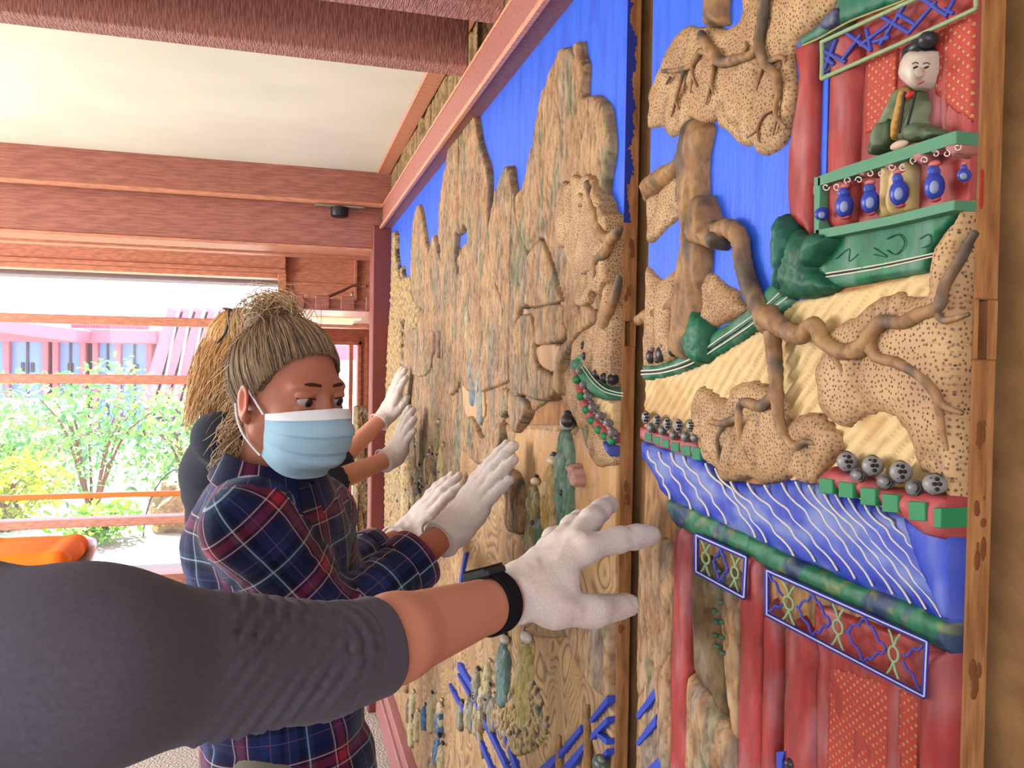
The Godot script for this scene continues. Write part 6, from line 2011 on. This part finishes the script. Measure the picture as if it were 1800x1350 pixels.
func tee_person():
	var hc := at_d(436, 622, 2.25)
	var x := head_basis(hc, 92, 6)
	var neck := at_d(410, 715, 2.28)
	var rs := at_d(385, 770, 2.16)
	var ls := at_d(440, 765, 2.46)
	var re := at_d(535, 868, 2.28)
	var rw := at_d(690, 803, 2.575)
	var le := at_d(560, 845, 2.62)
	var lw := at_d(680, 728, 2.84)
	var chest := at_d(398, 830, 2.32)
	var waist := at_d(402, 960, 2.34)
	var hips := at_d(410, 1070, 2.36)
	var base := Vector3(hips.x, 0, hips.z)
	var who := thing("person", "person in a dark tee with long blonde hair, standing behind the plaid shirt", "person", base)
	var mb := MB.new()
	head_into(mb, x, neck, 0.0, 0.0045)
	var f := Field.new(Vector3(hips.x - 0.3, hips.y - 0.12, -3.0), Vector3(0.45, 1.5, -1.9), 0.010)
	f.cap(neck, (neck + chest) / 2, 0.05, 0.075, 0.03)
	f.cap(chest, waist, 0.095, 0.09, 0.04)
	f.cap(waist, hips, 0.09, 0.11, 0.04)
	f.cap(rs, re, 0.043, 0.036, 0.03)
	f.cap(re, rw, 0.040, 0.026, 0.015)
	f.cap(ls, le, 0.043, 0.036, 0.03)
	f.cap(le, lw, 0.040, 0.026, 0.015)
	f.add_to(mb, [], rgb(196, 136, 110))
	var pants := MB.new()
	feet_legs(who, pants, Vector3(hips.x, 0.86, hips.z), Vector3(0.96, 0, -0.28), 0.085)
	put("body", mb, "skin", who)
	put("jeans", pants, "jeans", who)
	var cr := re.lerp(rw, 0.36)
	var cl := le.lerp(lw, 0.36)
	var s := Field.new(Vector3(hips.x - 0.3, hips.y - 0.05, -2.95), Vector3(0.42, 1.48, -1.9), 0.010)
	s.cap(neck + Vector3(0, -0.03, 0), chest, 0.065, 0.118, 0.04)
	s.cap(rs, ls, 0.058, 0.058, 0.06)
	s.cap(chest, waist, 0.118, 0.112, 0.05, [], [0.004, 2.0, 0.5, 0.1, 1.0, 1.0])
	s.cap(waist, hips, 0.112, 0.128, 0.05)
	s.cap(rs, re, 0.066, 0.054, 0.045, [], [0.004, 3.0, 0.6, 0.2, 1.0, 0.7])
	s.cap(re, cr + (cr - re) * 0.3, 0.054, 0.050, 0.02)
	s.cap(ls, le, 0.064, 0.054, 0.045)
	s.cap(le, cl + (cl - le) * 0.3, 0.053, 0.050, 0.02)
	s.trim(cr, (cr - re).normalized(), 0.09)
	s.trim(cl, (cl - le).normalized(), 0.09)
	s.trim(hips + Vector3(0, -0.02, 0), Vector3.DOWN)
	s.ell(neck + Vector3(0.01, 0.035, 0), Basis(Vector3(0.07, 0, 0), Vector3(0, 0.06, 0), Vector3(0, 0, 0.07)), 0.01, true)
	var sh := MB.new()
	s.add_to(sh)
	put("tee_shirt", sh, "tee", who)
	eyes_brows(who, x, Vector3(-0.1, -0.2, 1))
	mask_on(who, x, 1.0)
	# long hair down the back
	var hf := Field.new(hc - Vector3(0.2, 0.32, 0.2), hc + Vector3(0.17, 0.16, 0.17), 0.005)
	hf.ell(x * Vector3(0, 0.034, -0.020), hb(x, 0.0785, 0.090, 0.096), 0.02)
	hf.trim(x * Vector3(0, 0.070, 0.060), x.basis * Vector3(0, -0.47, 0.88))
	hf.cap(x * Vector3(0.01, 0.0, -0.055), x * Vector3(0.02, -0.17, -0.085), 0.056, 0.036, 0.03, [x.basis.z, 1.3])
	hf.rough(noise(50.0, 2, 4), 0.008, Vector3(1, 0.15, 1))
	var hm := MB.new()
	hf.add_to(hm, [], rgb(164, 118, 66))
	var hair := put("hair", hm, "hair_base", who)
	var rn := RandomNumberGenerator.new()
	rn.seed = 21
	var paths := []
	for k in 900:
		var a := rn.randf_range(0.9, 3.6)      # round the head: over the right side and the back
		var c := Vector3(0, 0.03, -0.018)
		var rad := Vector3(0.077, 0.092, 0.097) * rn.randf_range(1.0, 1.07)
		var part := Vector3(rn.randf_range(-0.1, 0.15), 1, rn.randf_range(-0.4, 0.55)).normalized()
		var side := Vector3(sin(a), rn.randf_range(-0.35, 0.1), cos(a)).normalized()
		var p := PackedVector3Array()
		for j in 5: p.append(x * (c + part.slerp(side, j / 4.0) * rad))
		var e := c + side * rad
		var l := rn.randf_range(0.10, 0.24)
		var sway := rn.randf_range(-0.015, 0.015)
		for j in 4:
			var t := (j + 1) / 4.0
			p.append(x * (e + Vector3(0.02 * t + sway * sin(t * 3.0), -l * t, -0.022 * t - 0.010 * sin(t * 4.0 + k))))
		paths.append(p)
	strands("hair_strands", hair, paths, 0.0019, "hair_gold", rgb(140, 96, 52), rgb(226, 178, 112), 8)
	# sunglasses pushed up on the hair
	var g := thing("sunglasses", "dark sunglasses pushed up on the long blonde hair", "sunglasses", x * Vector3(0, 0.12, 0.03))
	for s2 in [1.0, -1.0]:
		mb = MB.new()
		mb.tint = rgb(26, 30, 42)
		var c: Vector3 = x * Vector3(s2 * 0.036, 0.116, -0.050)
		var tilt := x.basis * Basis(Vector3.RIGHT, -1.45)
		mb.ell(c, Basis(tilt.x * 0.031, tilt.y * 0.024, tilt.z * 0.005), 20, 10)
		put("lens", mb, "gloss", g)
		mb = MB.new()
		mb.tint = rgb(40, 48, 66)
		mb.tube(spline(PackedVector3Array([x * Vector3(s2 * 0.066, 0.108, -0.046), x * Vector3(s2 * 0.089, 0.09, -0.035), x * Vector3(s2 * 0.092, 0.05, -0.04), x * Vector3(s2 * 0.088, 0.02, -0.06)]), 3), PackedFloat32Array([0.004, 0.004, 0.004, 0.004, 0.004, 0.004, 0.003, 0.003, 0.003, 0.002]), 7)
		put("temple", mb, "gloss", g)
	mb = MB.new()
	mb.tint = rgb(26, 30, 42)
	mb.tube(PackedVector3Array([x * Vector3(-0.01, 0.123, -0.042), x * Vector3(0.01, 0.123, -0.042)]), PackedFloat32Array([0.003, 0.003]), 7)
	put("bridge", mb, "gloss", g)
	var tip := at_x(736, 716, WALL - 0.036)
	glove(who, rw, tip - rw, Vector3(-1, 0.3, 0.55), -1, 1.1, [[-8, 8, 4], [-6, 8, 4], [-6, 8, 4], [-6, 8, 6]], 2.0, [Vector3(0.042, 0.052, -0.014), Vector3(0.054, 0.078, -0.016), Vector3(0.060, 0.102, -0.016)], 0.04, 0.035, rw + (re - rw).normalized() * 0.045)
	tip = at_x(711, 646, WALL - 0.036)
	glove(who, lw, tip - lw, Vector3(-1, 0.2, 0.3), 1, 1.1, [[-4, 8, 6], [-4, 8, 6], [-4, 8, 6], [-4, 8, 6]], 1.5, [Vector3(0.036, 0.056, -0.018), Vector3(0.042, 0.086, -0.022), Vector3(0.044, 0.112, -0.024)], 0.04, 0.034, lw + (le - lw).normalized() * 0.045)

func sweater_person():
	var sh := at_d(150, 1172, 0.46)
	var el := at_d(575, 1163, 0.61)
	var wr := at_d(897, 1050, 0.825)
	var neck := at_d(-330, 1040, 0.52)
	var chest := at_d(-265, 1390, 0.50)
	var hips := Vector3(chest.x - 0.02, 0.90, chest.z)
	var hc := at_d(-480, 690, 0.60)
	var base := Vector3(hips.x, 0, hips.z)
	var who := thing("person", "person in a grey sweater reaching in from the left with a watch on the wrist", "person", base)
	var x := head_basis(hc, 60, 4)
	var mb := MB.new()
	head_into(mb, x, neck, 0.0, 0.006)
	var f := Field.new(Vector3(chest.x - 0.3, 0.8, -1.05), Vector3(0.34, 1.5, chest.z + 0.35), 0.006)
	f.cap(sh, el, 0.040, 0.035, 0.03)
	f.cap(el, el.lerp(wr, 0.3), 0.0345, 0.0360, 0.02)
	f.cap(el.lerp(wr, 0.3), el.lerp(wr, 0.82), 0.0360, 0.0268, 0.012)
	f.cap(el.lerp(wr, 0.82), wr, 0.0268, 0.0258, 0.004)
	f.cap(neck, chest, 0.05, 0.10, 0.04)
	f.cap(chest, hips, 0.10, 0.11, 0.04)
	f.add_to(mb, [], rgb(190, 130, 106))
	var pants := MB.new()
	feet_legs(who, pants, hips + Vector3(0, -0.03, 0), Vector3(0.9, 0, -0.44).normalized(), 0.085)
	put("body", mb, "skin", who)
	put("jeans", pants, "jeans", who)
	eyes_brows(who, x, Vector3(0, -0.15, 1))
	mask_on(who, x, 1.0)
	var hf := Field.new(hc - Vector3(0.17, 0.3, 0.17), hc + Vector3(0.17, 0.16, 0.17), 0.006)
	hf.ell(x * Vector3(0, 0.034, -0.020), hb(x, 0.077, 0.092, 0.098), 0.02)
	hf.trim(x * Vector3(0, 0.074, 0.056), x.basis * Vector3(0, -0.47, 0.88))
	hf.cap(x * Vector3(0, -0.01, -0.085), x * Vector3(0, -0.13, -0.125), 0.040, 0.022, 0.03)
	hf.rough(noise(55.0, 2, 6), 0.006, Vector3(1, 0.3, 1))
	var hm := MB.new()
	hf.add_to(hm, [], rgb(82, 58, 42))
	put("hair", hm, "hair_base", who)
	# sweater: sleeve pushed up with folds
	var cuff := at_d(655, 1137, 0.649)
	var s := Field.new(Vector3(chest.x - 0.25, 0.82, -0.82), Vector3(0.12, 1.46, chest.z + 0.25), 0.0052)
	s.cap(neck + Vector3(0, -0.03, 0), sh, 0.060, 0.052, 0.05)
	s.cap(sh, el, 0.0525, 0.0405, 0.03, [], [0.0044, 6.0, 1.1, 0.40, 1.0, 0.6])
	s.cap(el.lerp(sh, 0.1), cuff + (cuff - el) * 0.3, 0.0405, 0.0385, 0.01, [], [0.0042, 2.6, 0.25, 0.0, 0.45, 2.0])
	s.cap(neck + Vector3(0, -0.06, 0), chest, 0.09, 0.135, 0.05, [], [0.003, 2.0, 0.9, 0.3, 1.0, 0.3])
	s.cap(chest, hips + Vector3(0, -0.05, 0), 0.135, 0.14, 0.05)
	s.trim(cuff, (cuff - el).normalized(), 0.09)
	s.trim(hips + Vector3(0, -0.06, 0), Vector3.DOWN)
	s.ell(neck + Vector3(0, 0.05, 0), Basis(Vector3(0.07, 0, 0), Vector3(0, 0.06, 0), Vector3(0, 0, 0.07)), 0.01, true)
	var sm := MB.new()
	s.add_to(sm)
	var sweater := put("sweater", sm, "sweater", who)
	var d := (cuff - el).normalized()
	var u := d.cross(Vector3.UP).normalized()
	var w := d.cross(u)
	var cb := MB.new()      # cuff band
	var prof := [[-0.052, 0.0005], [-0.053, 0.0028], [-0.048, 0.0036], [-0.02, 0.0030], [-0.002, 0.0030], [0.0008, 0.0014], [0.0, -0.0016], [-0.03, -0.004]]
	for k in 41:
		var a := TAU * k / 40
		for j in prof.size():
			cb.pt(cuff + d * prof[j][0] + (u * cos(a) + w * sin(a)) * (0.0385 + prof[j][1] + 0.0008 * sin(a * 4.0)), Vector3.ZERO, Vector2(a * 0.04, prof[j][0]), Color.WHITE)
	for k in 40:
		for j in prof.size() - 1:
			var e := k * prof.size() + j
			cb.i.append_array([e, e + prof.size(), e + prof.size() + 1, e, e + prof.size() + 1, e + 1])
	cb.smooth()
	put("cuff", cb, "sweater", sweater)
	# left hand, thumb towards the camera, the index at the near panel's edge
	var along := at_d(1008, 952, 0.875) - wr
	var up_left := lens * Vector3(-0.656, 0.755, 0.40)
	glove(who, wr, along, up_left, 1, 1.01, [[22, 6, 2], [4, 8, 4], [8, 10, 6], [10, 14, 10]], [3.0, -26.0, -34.0, -42.0], [Vector3(0.034, 0.020, -0.022), Vector3(0.044, 0.056, -0.052), Vector3(0.040, 0.098, -0.078)], 0.014, 0.0305, wr + (el - wr).normalized() * 0.012, 1.32)
	# watch
	var wc := el.lerp(wr, 0.865)
	var wd := (wr - el).normalized()
	var out: Vector3 = (lens * Vector3(-0.30, 0.95, -0.10))
	out = (out - wd * out.dot(wd)).normalized()
	var sd := wd.cross(out)
	var wt := thing("wristwatch", "black square watch on the wrist of the grey sweater's arm", "watch", wc)
	var wm := MB.new()
	wm.cbox(Transform3D(Basis(wd, out, wd.cross(out)), wc + out * 0.0305), Vector3(0.0185, 0.0055, 0.0165), 0.0035)
	put("case", wm, "black_plastic", wt)
	wm = MB.new()
	wm.cbox(Transform3D(Basis(wd, out, wd.cross(out)), wc + out * 0.0363), Vector3(0.0160, 0.0009, 0.0142), 0.0007)
	put("screen", wm, "screen_glass", wt)
	wm = MB.new()
	wm.tube(PackedVector3Array([wc + out * 0.0310 + sd * 0.004 + wd * 0.0185, wc + out * 0.0350 + sd * 0.004 + wd * 0.0208]), PackedFloat32Array([0.0034, 0.003]), 10)
	put("crown", wm, "black_plastic", wt)
	wm = MB.new()
	for k in 41:
		var a := lerpf(0.42, TAU - 0.42, k / 40.0)
		var o := out * cos(a) + sd * sin(a)
		var r := 0.0296 + 0.0010 * cos(a)
		for q in [[-0.0105, -0.001], [-0.0105, 0.0012], [-0.0102, 0.0019], [-0.0094, 0.0021], [0.0094, 0.0021], [0.0102, 0.0019], [0.0105, 0.0012], [0.0105, -0.001]]:
			wm.pt(wc + wd * q[0] + o * (r + q[1]), Vector3.ZERO, Vector2(a, q[0]), Color.WHITE)
	for k in 40:
		for j in 8:
			var e := k * 8 + j
			var g := k * 8 + (j + 1) % 8
			wm.i.append_array([e, g, g + 8, e, g + 8, e + 8])
	wm.smooth()
	put("strap", wm, "strap_rubber", wt)

# ------------------------------------------------------------------ the orange chair, and the terrace beyond the window
func build_outside():
	orange_chair()
	terrace()
	far_building()

func orange_chair():
	var c := at_z(40, 985, -4.42)
	var ch := thing("lounge_chair", "low white shell chair with a thick orange seat pad, by the far window", "chair", Vector3(c.x, 0, c.z))
	var f := Field.new(c - Vector3(0.5, 0.12, 0.45), c + Vector3(0.5, 0.16, 0.45), 0.012)
	var half := Vector3(0.235, 0.035, 0.24)
	f.ell(c + Vector3(0, 0.02, 0), Basis(Vector3(0.27, 0, 0), Vector3(0, 0.06, 0), Vector3(0, 0, 0.27)), 0.02)
	f.cap(c + Vector3(-0.19, 0.02, -0.19), c + Vector3(0.19, 0.02, -0.19), 0.055, 0.055, 0.03)
	f.cap(c + Vector3(-0.19, 0.02, 0.19), c + Vector3(0.19, 0.02, 0.19), 0.055, 0.055, 0.03)
	f.cap(c + Vector3(-0.19, 0.02, -0.19), c + Vector3(-0.19, 0.02, 0.19), 0.055, 0.055, 0.03)
	f.cap(c + Vector3(0.19, 0.02, -0.19), c + Vector3(0.19, 0.02, 0.19), 0.055, 0.055, 0.03)
	var mb := MB.new()
	f.add_to(mb)
	put("seat_pad", mb, "orange_cloth", ch)
	# shell: a shallow tray whose rim curls up behind
	mb = MB.new()
	var n := 40
	for k in n + 1:
		var a := TAU * k / n
		var sx := signf(cos(a)) * pow(absf(cos(a)), 0.5)
		var sz := signf(sin(a)) * pow(absf(sin(a)), 0.5)
		var up := 0.07 * smoothstep(-0.1, 1.0, -sz)
		for q in [[0.02, -0.085], [0.22, -0.08], [0.27, -0.06], [0.30, -0.02], [0.307, -0.018], [0.305, -0.03], [0.285, -0.08], [0.23, -0.105], [0.02, -0.11]]:
			mb.pt(c + Vector3(sx * q[0], q[1] + up * smoothstep(0.2, 0.3, q[0]), sz * q[0]), Vector3.ZERO, Vector2.ZERO, Color.WHITE)
	for k in n:
		for j in 8:
			var e := k * 9 + j
			mb.i.append_array([e, e + 9, e + 10, e, e + 10, e + 1])
	mb.smooth()
	put("shell", mb, "white_gloss", ch)
	for s in [[-1, -1], [1, -1], [1, 1], [-1, 1]]:
		mb = MB.new()
		mb.tube(PackedVector3Array([c + Vector3(s[0] * 0.2, -0.08, s[1] * 0.2), c + Vector3(s[0] * 0.235, -c.y + 0.004, s[1] * 0.24)]), PackedFloat32Array([0.011, 0.008]), 10)
		put("leg", mb, "steel", ch)

func terrace():
	var g := structure("ground", slab(Vector3(-14, -0.3, -40), Vector3(10, -0.06, -5.3)), "sand", "pale sunlit terrace outside the far window", "ground")
	# paving slabs near the window
	var rn := RandomNumberGenerator.new()
	rn.seed = 9
	for zi in 5:
		for xi in 6:
			var x0 := -2.9 + xi * 0.62 + (0.3 if zi % 2 else 0.0)
			var z0 := -5.45 - zi * 0.62
			put("paving_slab", slab(Vector3(x0, -0.07, z0 - 0.605), Vector3(x0 + 0.605, -0.028 + rn.randf() * 0.006, z0), 0.008), "paving", g)
	# eave outside, above the window
	structure("eave", slab(Vector3(-4, 2.03, -6.0), Vector3(1.2, 2.12, -5.75), 0.01), "eave_grey", "grey eave edge outside, above the far window", "eave")
	# masonry wall with a white coping
	var w0 := at_z(0, 724, -10.5)
	var wl := structure("wall_garden", slab(Vector3(-6.5, -0.1, -10.9), Vector3(-2.42, w0.y, -10.5), 0.02), "masonry", "rough stone garden wall with a white coping, left", "wall")
	put("coping", slab(Vector3(-6.5, w0.y, -10.95), Vector3(-2.4, w0.y + 0.14, -10.46), 0.015), "plaster", wl)
	for k in 46:
		var mb := MB.new()
		var p := Vector3(rn.randf_range(-5.2, -2.5), rn.randf_range(0.05, w0.y - 0.1), -10.5)
		mb.ell(p, Basis(Vector3(rn.randf_range(0.09, 0.16), rn.randf_range(-0.02, 0.02), 0), Vector3(0, rn.randf_range(0.06, 0.1), 0), Vector3(0, 0, 0.05)), 9, 6)
		put("stone", mb, "stone_pink" if k % 3 else "stone", wl)
	# shrubs: [px, base py, z, spread, height, light, seed, label]
	shrub(Vector3(-1.95, 0, -9.3), 1.15, 1.45, 2600, rgb(120, 168, 84), rgb(60, 120, 92), 3, "large leafy green shrub in the middle of the far window")
	shrub(Vector3(-2.35, 0, -7.9), 0.55, 0.62, 1100, rgb(190, 196, 70), rgb(96, 130, 50), 4, "yellow green shrub before the large leafy one")
	shrub(Vector3(-2.75, 0, -8.6), 0.55, 0.95, 1000, rgb(140, 190, 90), rgb(80, 140, 90), 5, "loose green shrub at the left edge of the far window")
	shrub(Vector3(-0.85, 0, -8.8), 0.7, 1.3, 1400, rgb(140, 180, 100), rgb(70, 130, 90), 6, "green shrub behind the long blonde hair, right of the large one")
	shrub(Vector3(-1.5, 0, -7.2), 0.35, 0.3, 500, rgb(150, 200, 80), rgb(80, 150, 60), 7, "low green plant by the grey boulder")
	shrub(Vector3(-2.45, 0, -6.55), 0.4, 0.34, 700, rgb(200, 190, 80), rgb(120, 120, 50), 8, "low yellowish ground plant at the lower left of the window")
	# boulder with a wire hoop
	var b := at_z(322, 870, -7.6)
	var bo := thing("boulder", "grey brown boulder outside the window, beside the dark tee", "boulder", Vector3(b.x, -0.06, b.z))
	var f := Field.new(Vector3(b.x - 0.4, -0.1, b.z - 0.4), Vector3(b.x + 0.4, 0.75, b.z + 0.4), 0.022)
	f.ell(Vector3(b.x, 0.18, b.z), Basis(Vector3(0.27, 0.03, 0), Vector3(-0.03, 0.30, 0), Vector3(0, 0, 0.24)), 0.05)
	f.ell(Vector3(b.x + 0.08, 0.30, b.z), Basis(Vector3(0.16, 0, 0), Vector3(0, 0.2, 0), Vector3(0, 0, 0.17)), 0.05)
	f.rough(noise(6.0, 4, 3), 0.07)
	var mb := MB.new()
	f.add_to(mb)
	put("rock", mb, "stone", bo)
	var ps := PackedVector3Array()
	var rs := PackedFloat32Array()
	for k in 17:
		var a := PI * k / 16
		ps.append(Vector3(b.x + 0.02 + cos(a) * 0.30, -0.05 + sin(a) * 0.62, b.z + 0.30))
		rs.append(0.007)
	var hp := thing("wire_hoop", "thin dark wire hoop over the boulder", "hoop", Vector3(b.x, -0.06, b.z + 0.3))
	mb = MB.new()
	mb.tube(ps, rs, 6)
	put("wire", mb, "black_plastic", hp)

func shrub(at: Vector3, spread: float, height: float, count: int, light: Color, dark: Color, sd: int, label: String):
	var s := thing("shrub", label, "shrub", at + Vector3(0, -0.06, 0))
	var rn := RandomNumberGenerator.new()
	rn.seed = sd
	# stems
	var ends := []
	for k in 9:
		var mb := MB.new()
		var a := TAU * k / 9.0 + rn.randf()
		var r := spread * rn.randf_range(0.25, 0.75)
		var e := at + Vector3(cos(a) * r, height * rn.randf_range(0.55, 0.85), sin(a) * r)
		mb.tube(spline(PackedVector3Array([at + Vector3(cos(a) * 0.05, -0.06, sin(a) * 0.05), at.lerp(e, 0.5) + Vector3(0, height * 0.12, 0), e]), 4), PackedFloat32Array([0.02, 0.019, 0.018, 0.016, 0.014, 0.012, 0.010, 0.008, 0.005]), 6)
		put("stem", mb, "bark_dry", s)
	var leaf := MB.new()
	for row in [[0.0, 0.0, 0.0], [0.35, 0.42, 0.06], [0.7, 0.34, 0.04], [1.0, 0.0, -0.08]]:
		for sx in [-1.0, 0.0, 1.0]:
			leaf.pt(Vector3(sx * row[1] * 0.5, row[2] + absf(sx) * 0.07, row[0]), Vector3.UP, Vector2(sx, row[0]), Color.WHITE)
	for k in 3:
		for j in 2:
			var e := k * 3 + j
			leaf.i.append_array([e, e + 1, e + 4, e, e + 4, e + 3])
	leaf.smooth()
	for k in leaf.n.size():
		if leaf.n[k].y < 0: leaf.n[k] = -leaf.n[k]
	var mm := MultiMesh.new()
	mm.transform_format = MultiMesh.TRANSFORM_3D
	mm.use_colors = true
	mm.instance_count = count
	mm.mesh = leaf.mesh(Vector3.ZERO)
	for k in count:
		var d := Vector3(rn.randfn(), rn.randfn(), rn.randfn()).normalized()
		var q := pow(rn.randf(), 0.4)
		var p := Vector3(d.x * spread * q, height * 0.52 + d.y * height * 0.5 * q, d.z * spread * q)
		p += Vector3(sin(p.y * 7.0 + sd) * 0.08, sin(p.x * 6.0) * 0.07, 0) * spread
		p.y = maxf(p.y, 0.02)
		var l := rn.randf_range(0.06, 0.11)
		var b := Basis(Vector3(rn.randfn(), rn.randfn(), rn.randfn()).normalized(), rn.randf() * TAU)
		mm.set_instance_transform(k, Transform3D(b.scaled(Vector3.ONE * l), p + Vector3(0, 0.06, 0)))
		mm.set_instance_color(k, dark.lerp(light, clampf(rn.randfn(0.6, 0.3), 0, 1)))
	var o := MultiMeshInstance3D.new()
	o.name = "foliage"
	o.multimesh = mm
	o.material_override = M["leaf"]
	o.set_meta("kind", "stuff")
	s.add_child(o, true)

func far_building():
	var z := -17.0
	var P := func(px: float, py: float, zz: float) -> Vector3: return at_z(px, py, zz)
	var l: Vector3 = at_z(-60, 600, z)
	var r: Vector3 = at_z(262, 600, z)
	var b := thing("building", "long low red building with tall window bays across the terrace", "building", Vector3((l.x + r.x) / 2, -0.06, z))
	var top: float = at_z(100, 597, z).y
	put("wall", slab(Vector3(l.x - 6, -0.06, z - 5), Vector3(r.x + 3.6, top, z - 0.35), 0.02), "far_dark", b)
	# roof with a sloping red fascia
	var mb := MB.new()
	var a0: Vector3 = at_z(-120, 556, z + 1.2)
	var a1: Vector3 = at_z(140, 590, z + 1.2)
	var q := (a1 - a0).normalized()
	var up := Vector3(-q.y, q.x, 0)
	mb.cbox(Transform3D(Basis(q, up, Vector3(0, 0, 1)), (a0 + a1) / 2 + Vector3(0, 0, -1.0)), Vector3(a0.distance_to(a1) / 2, 0.12, 1.2), 0.02)
	put("roof_fascia", mb, "far_red", b)
	mb = MB.new()
	mb.box(Vector3(l.x - 5, top - 0.05, z - 1.5), Vector3(r.x + 0.2, top + 0.22, z + 0.35), 0.02)
	put("lintel", mb, "far_red", b)
	for k in 26:
		mb = MB.new()
		var p: Vector3 = at_z(120 + k * 5.4, 578, z - 0.4)
		mb.box(Vector3(p.x - 0.03, top + 0.22, z - 0.8), Vector3(p.x + 0.02, top + 0.34, z - 0.7), 0.004)
		put("dentil", mb, "far_red", b)
	# bays: mullions and panes
	var xs := [-40, 12, 80, 98, 146, 168, 208, 262]
	for k in xs.size():
		var p: Vector3 = at_z(xs[k], 640, z)
		put("mullion", slab(Vector3(p.x - 0.05, -0.06, z - 0.2), Vector3(p.x + 0.05, top, z + 0.05), 0.01), "far_red", b)
	for k in xs.size() - 1:
		var p: Vector3 = at_z(xs[k], 640, z)
		var e: Vector3 = at_z(xs[k + 1], 640, z)
		if e.x - p.x < 0.25: continue
		var pn := put("pane", slab(Vector3(p.x + 0.05, 0.1, z - 0.12), Vector3(e.x - 0.05, top, z - 0.10), 0.005), "far_glass", b)
		var m: float = (p.x + e.x) / 2
		put("glazing_bar", slab(Vector3(m - 0.02, 0.1, z - 0.1), Vector3(m + 0.02, top, z - 0.06), 0.004), "black_plastic", pn)
		for j in 3:
			var sx: float = lerpf(p.x + 0.2, e.x - 0.2, (j + 0.5) / 3.0)
			put("slot", slab(Vector3(sx - 0.03, 1.22, z - 0.1), Vector3(sx + 0.03, 1.40, z - 0.08), 0.004), "black_plastic", pn)
	# leaning red fins at the right, with pale cables
	for k in 5:
		var t: Vector3 = at_z(300 + k * 22, 588, z + 0.4)
		var d: Vector3 = at_z(276 + k * 22, 668, z + 0.4)
		mb = MB.new()
		var ax: Vector3 = (t - d).normalized()
		var sd := Vector3(0, 0, 1).cross(ax).normalized()
		mb.cbox(Transform3D(Basis(sd, ax, Vector3(0, 0, 1)), (t + d) / 2), Vector3(0.15, t.distance_to(d) / 2 + 0.5, 0.25), 0.02)
		put("fin", mb, "far_red", b)
		mb = MB.new()
		mb.tube(PackedVector3Array([d + Vector3(0.12, -0.4, 0.35), t + Vector3(0.22, 0.7, 0.35)]), PackedFloat32Array([0.022, 0.022]), 6)
		put("cable", mb, "plaster", b)
	mb = MB.new()
	var g0: Vector3 = at_z(262, 580, z)
	mb.box(Vector3(g0.x, top - 0.3, z - 2.5), Vector3(g0.x + 4.4, top + 0.1, z - 0.2), 0.02)
	put("canopy", mb, "far_red", b)
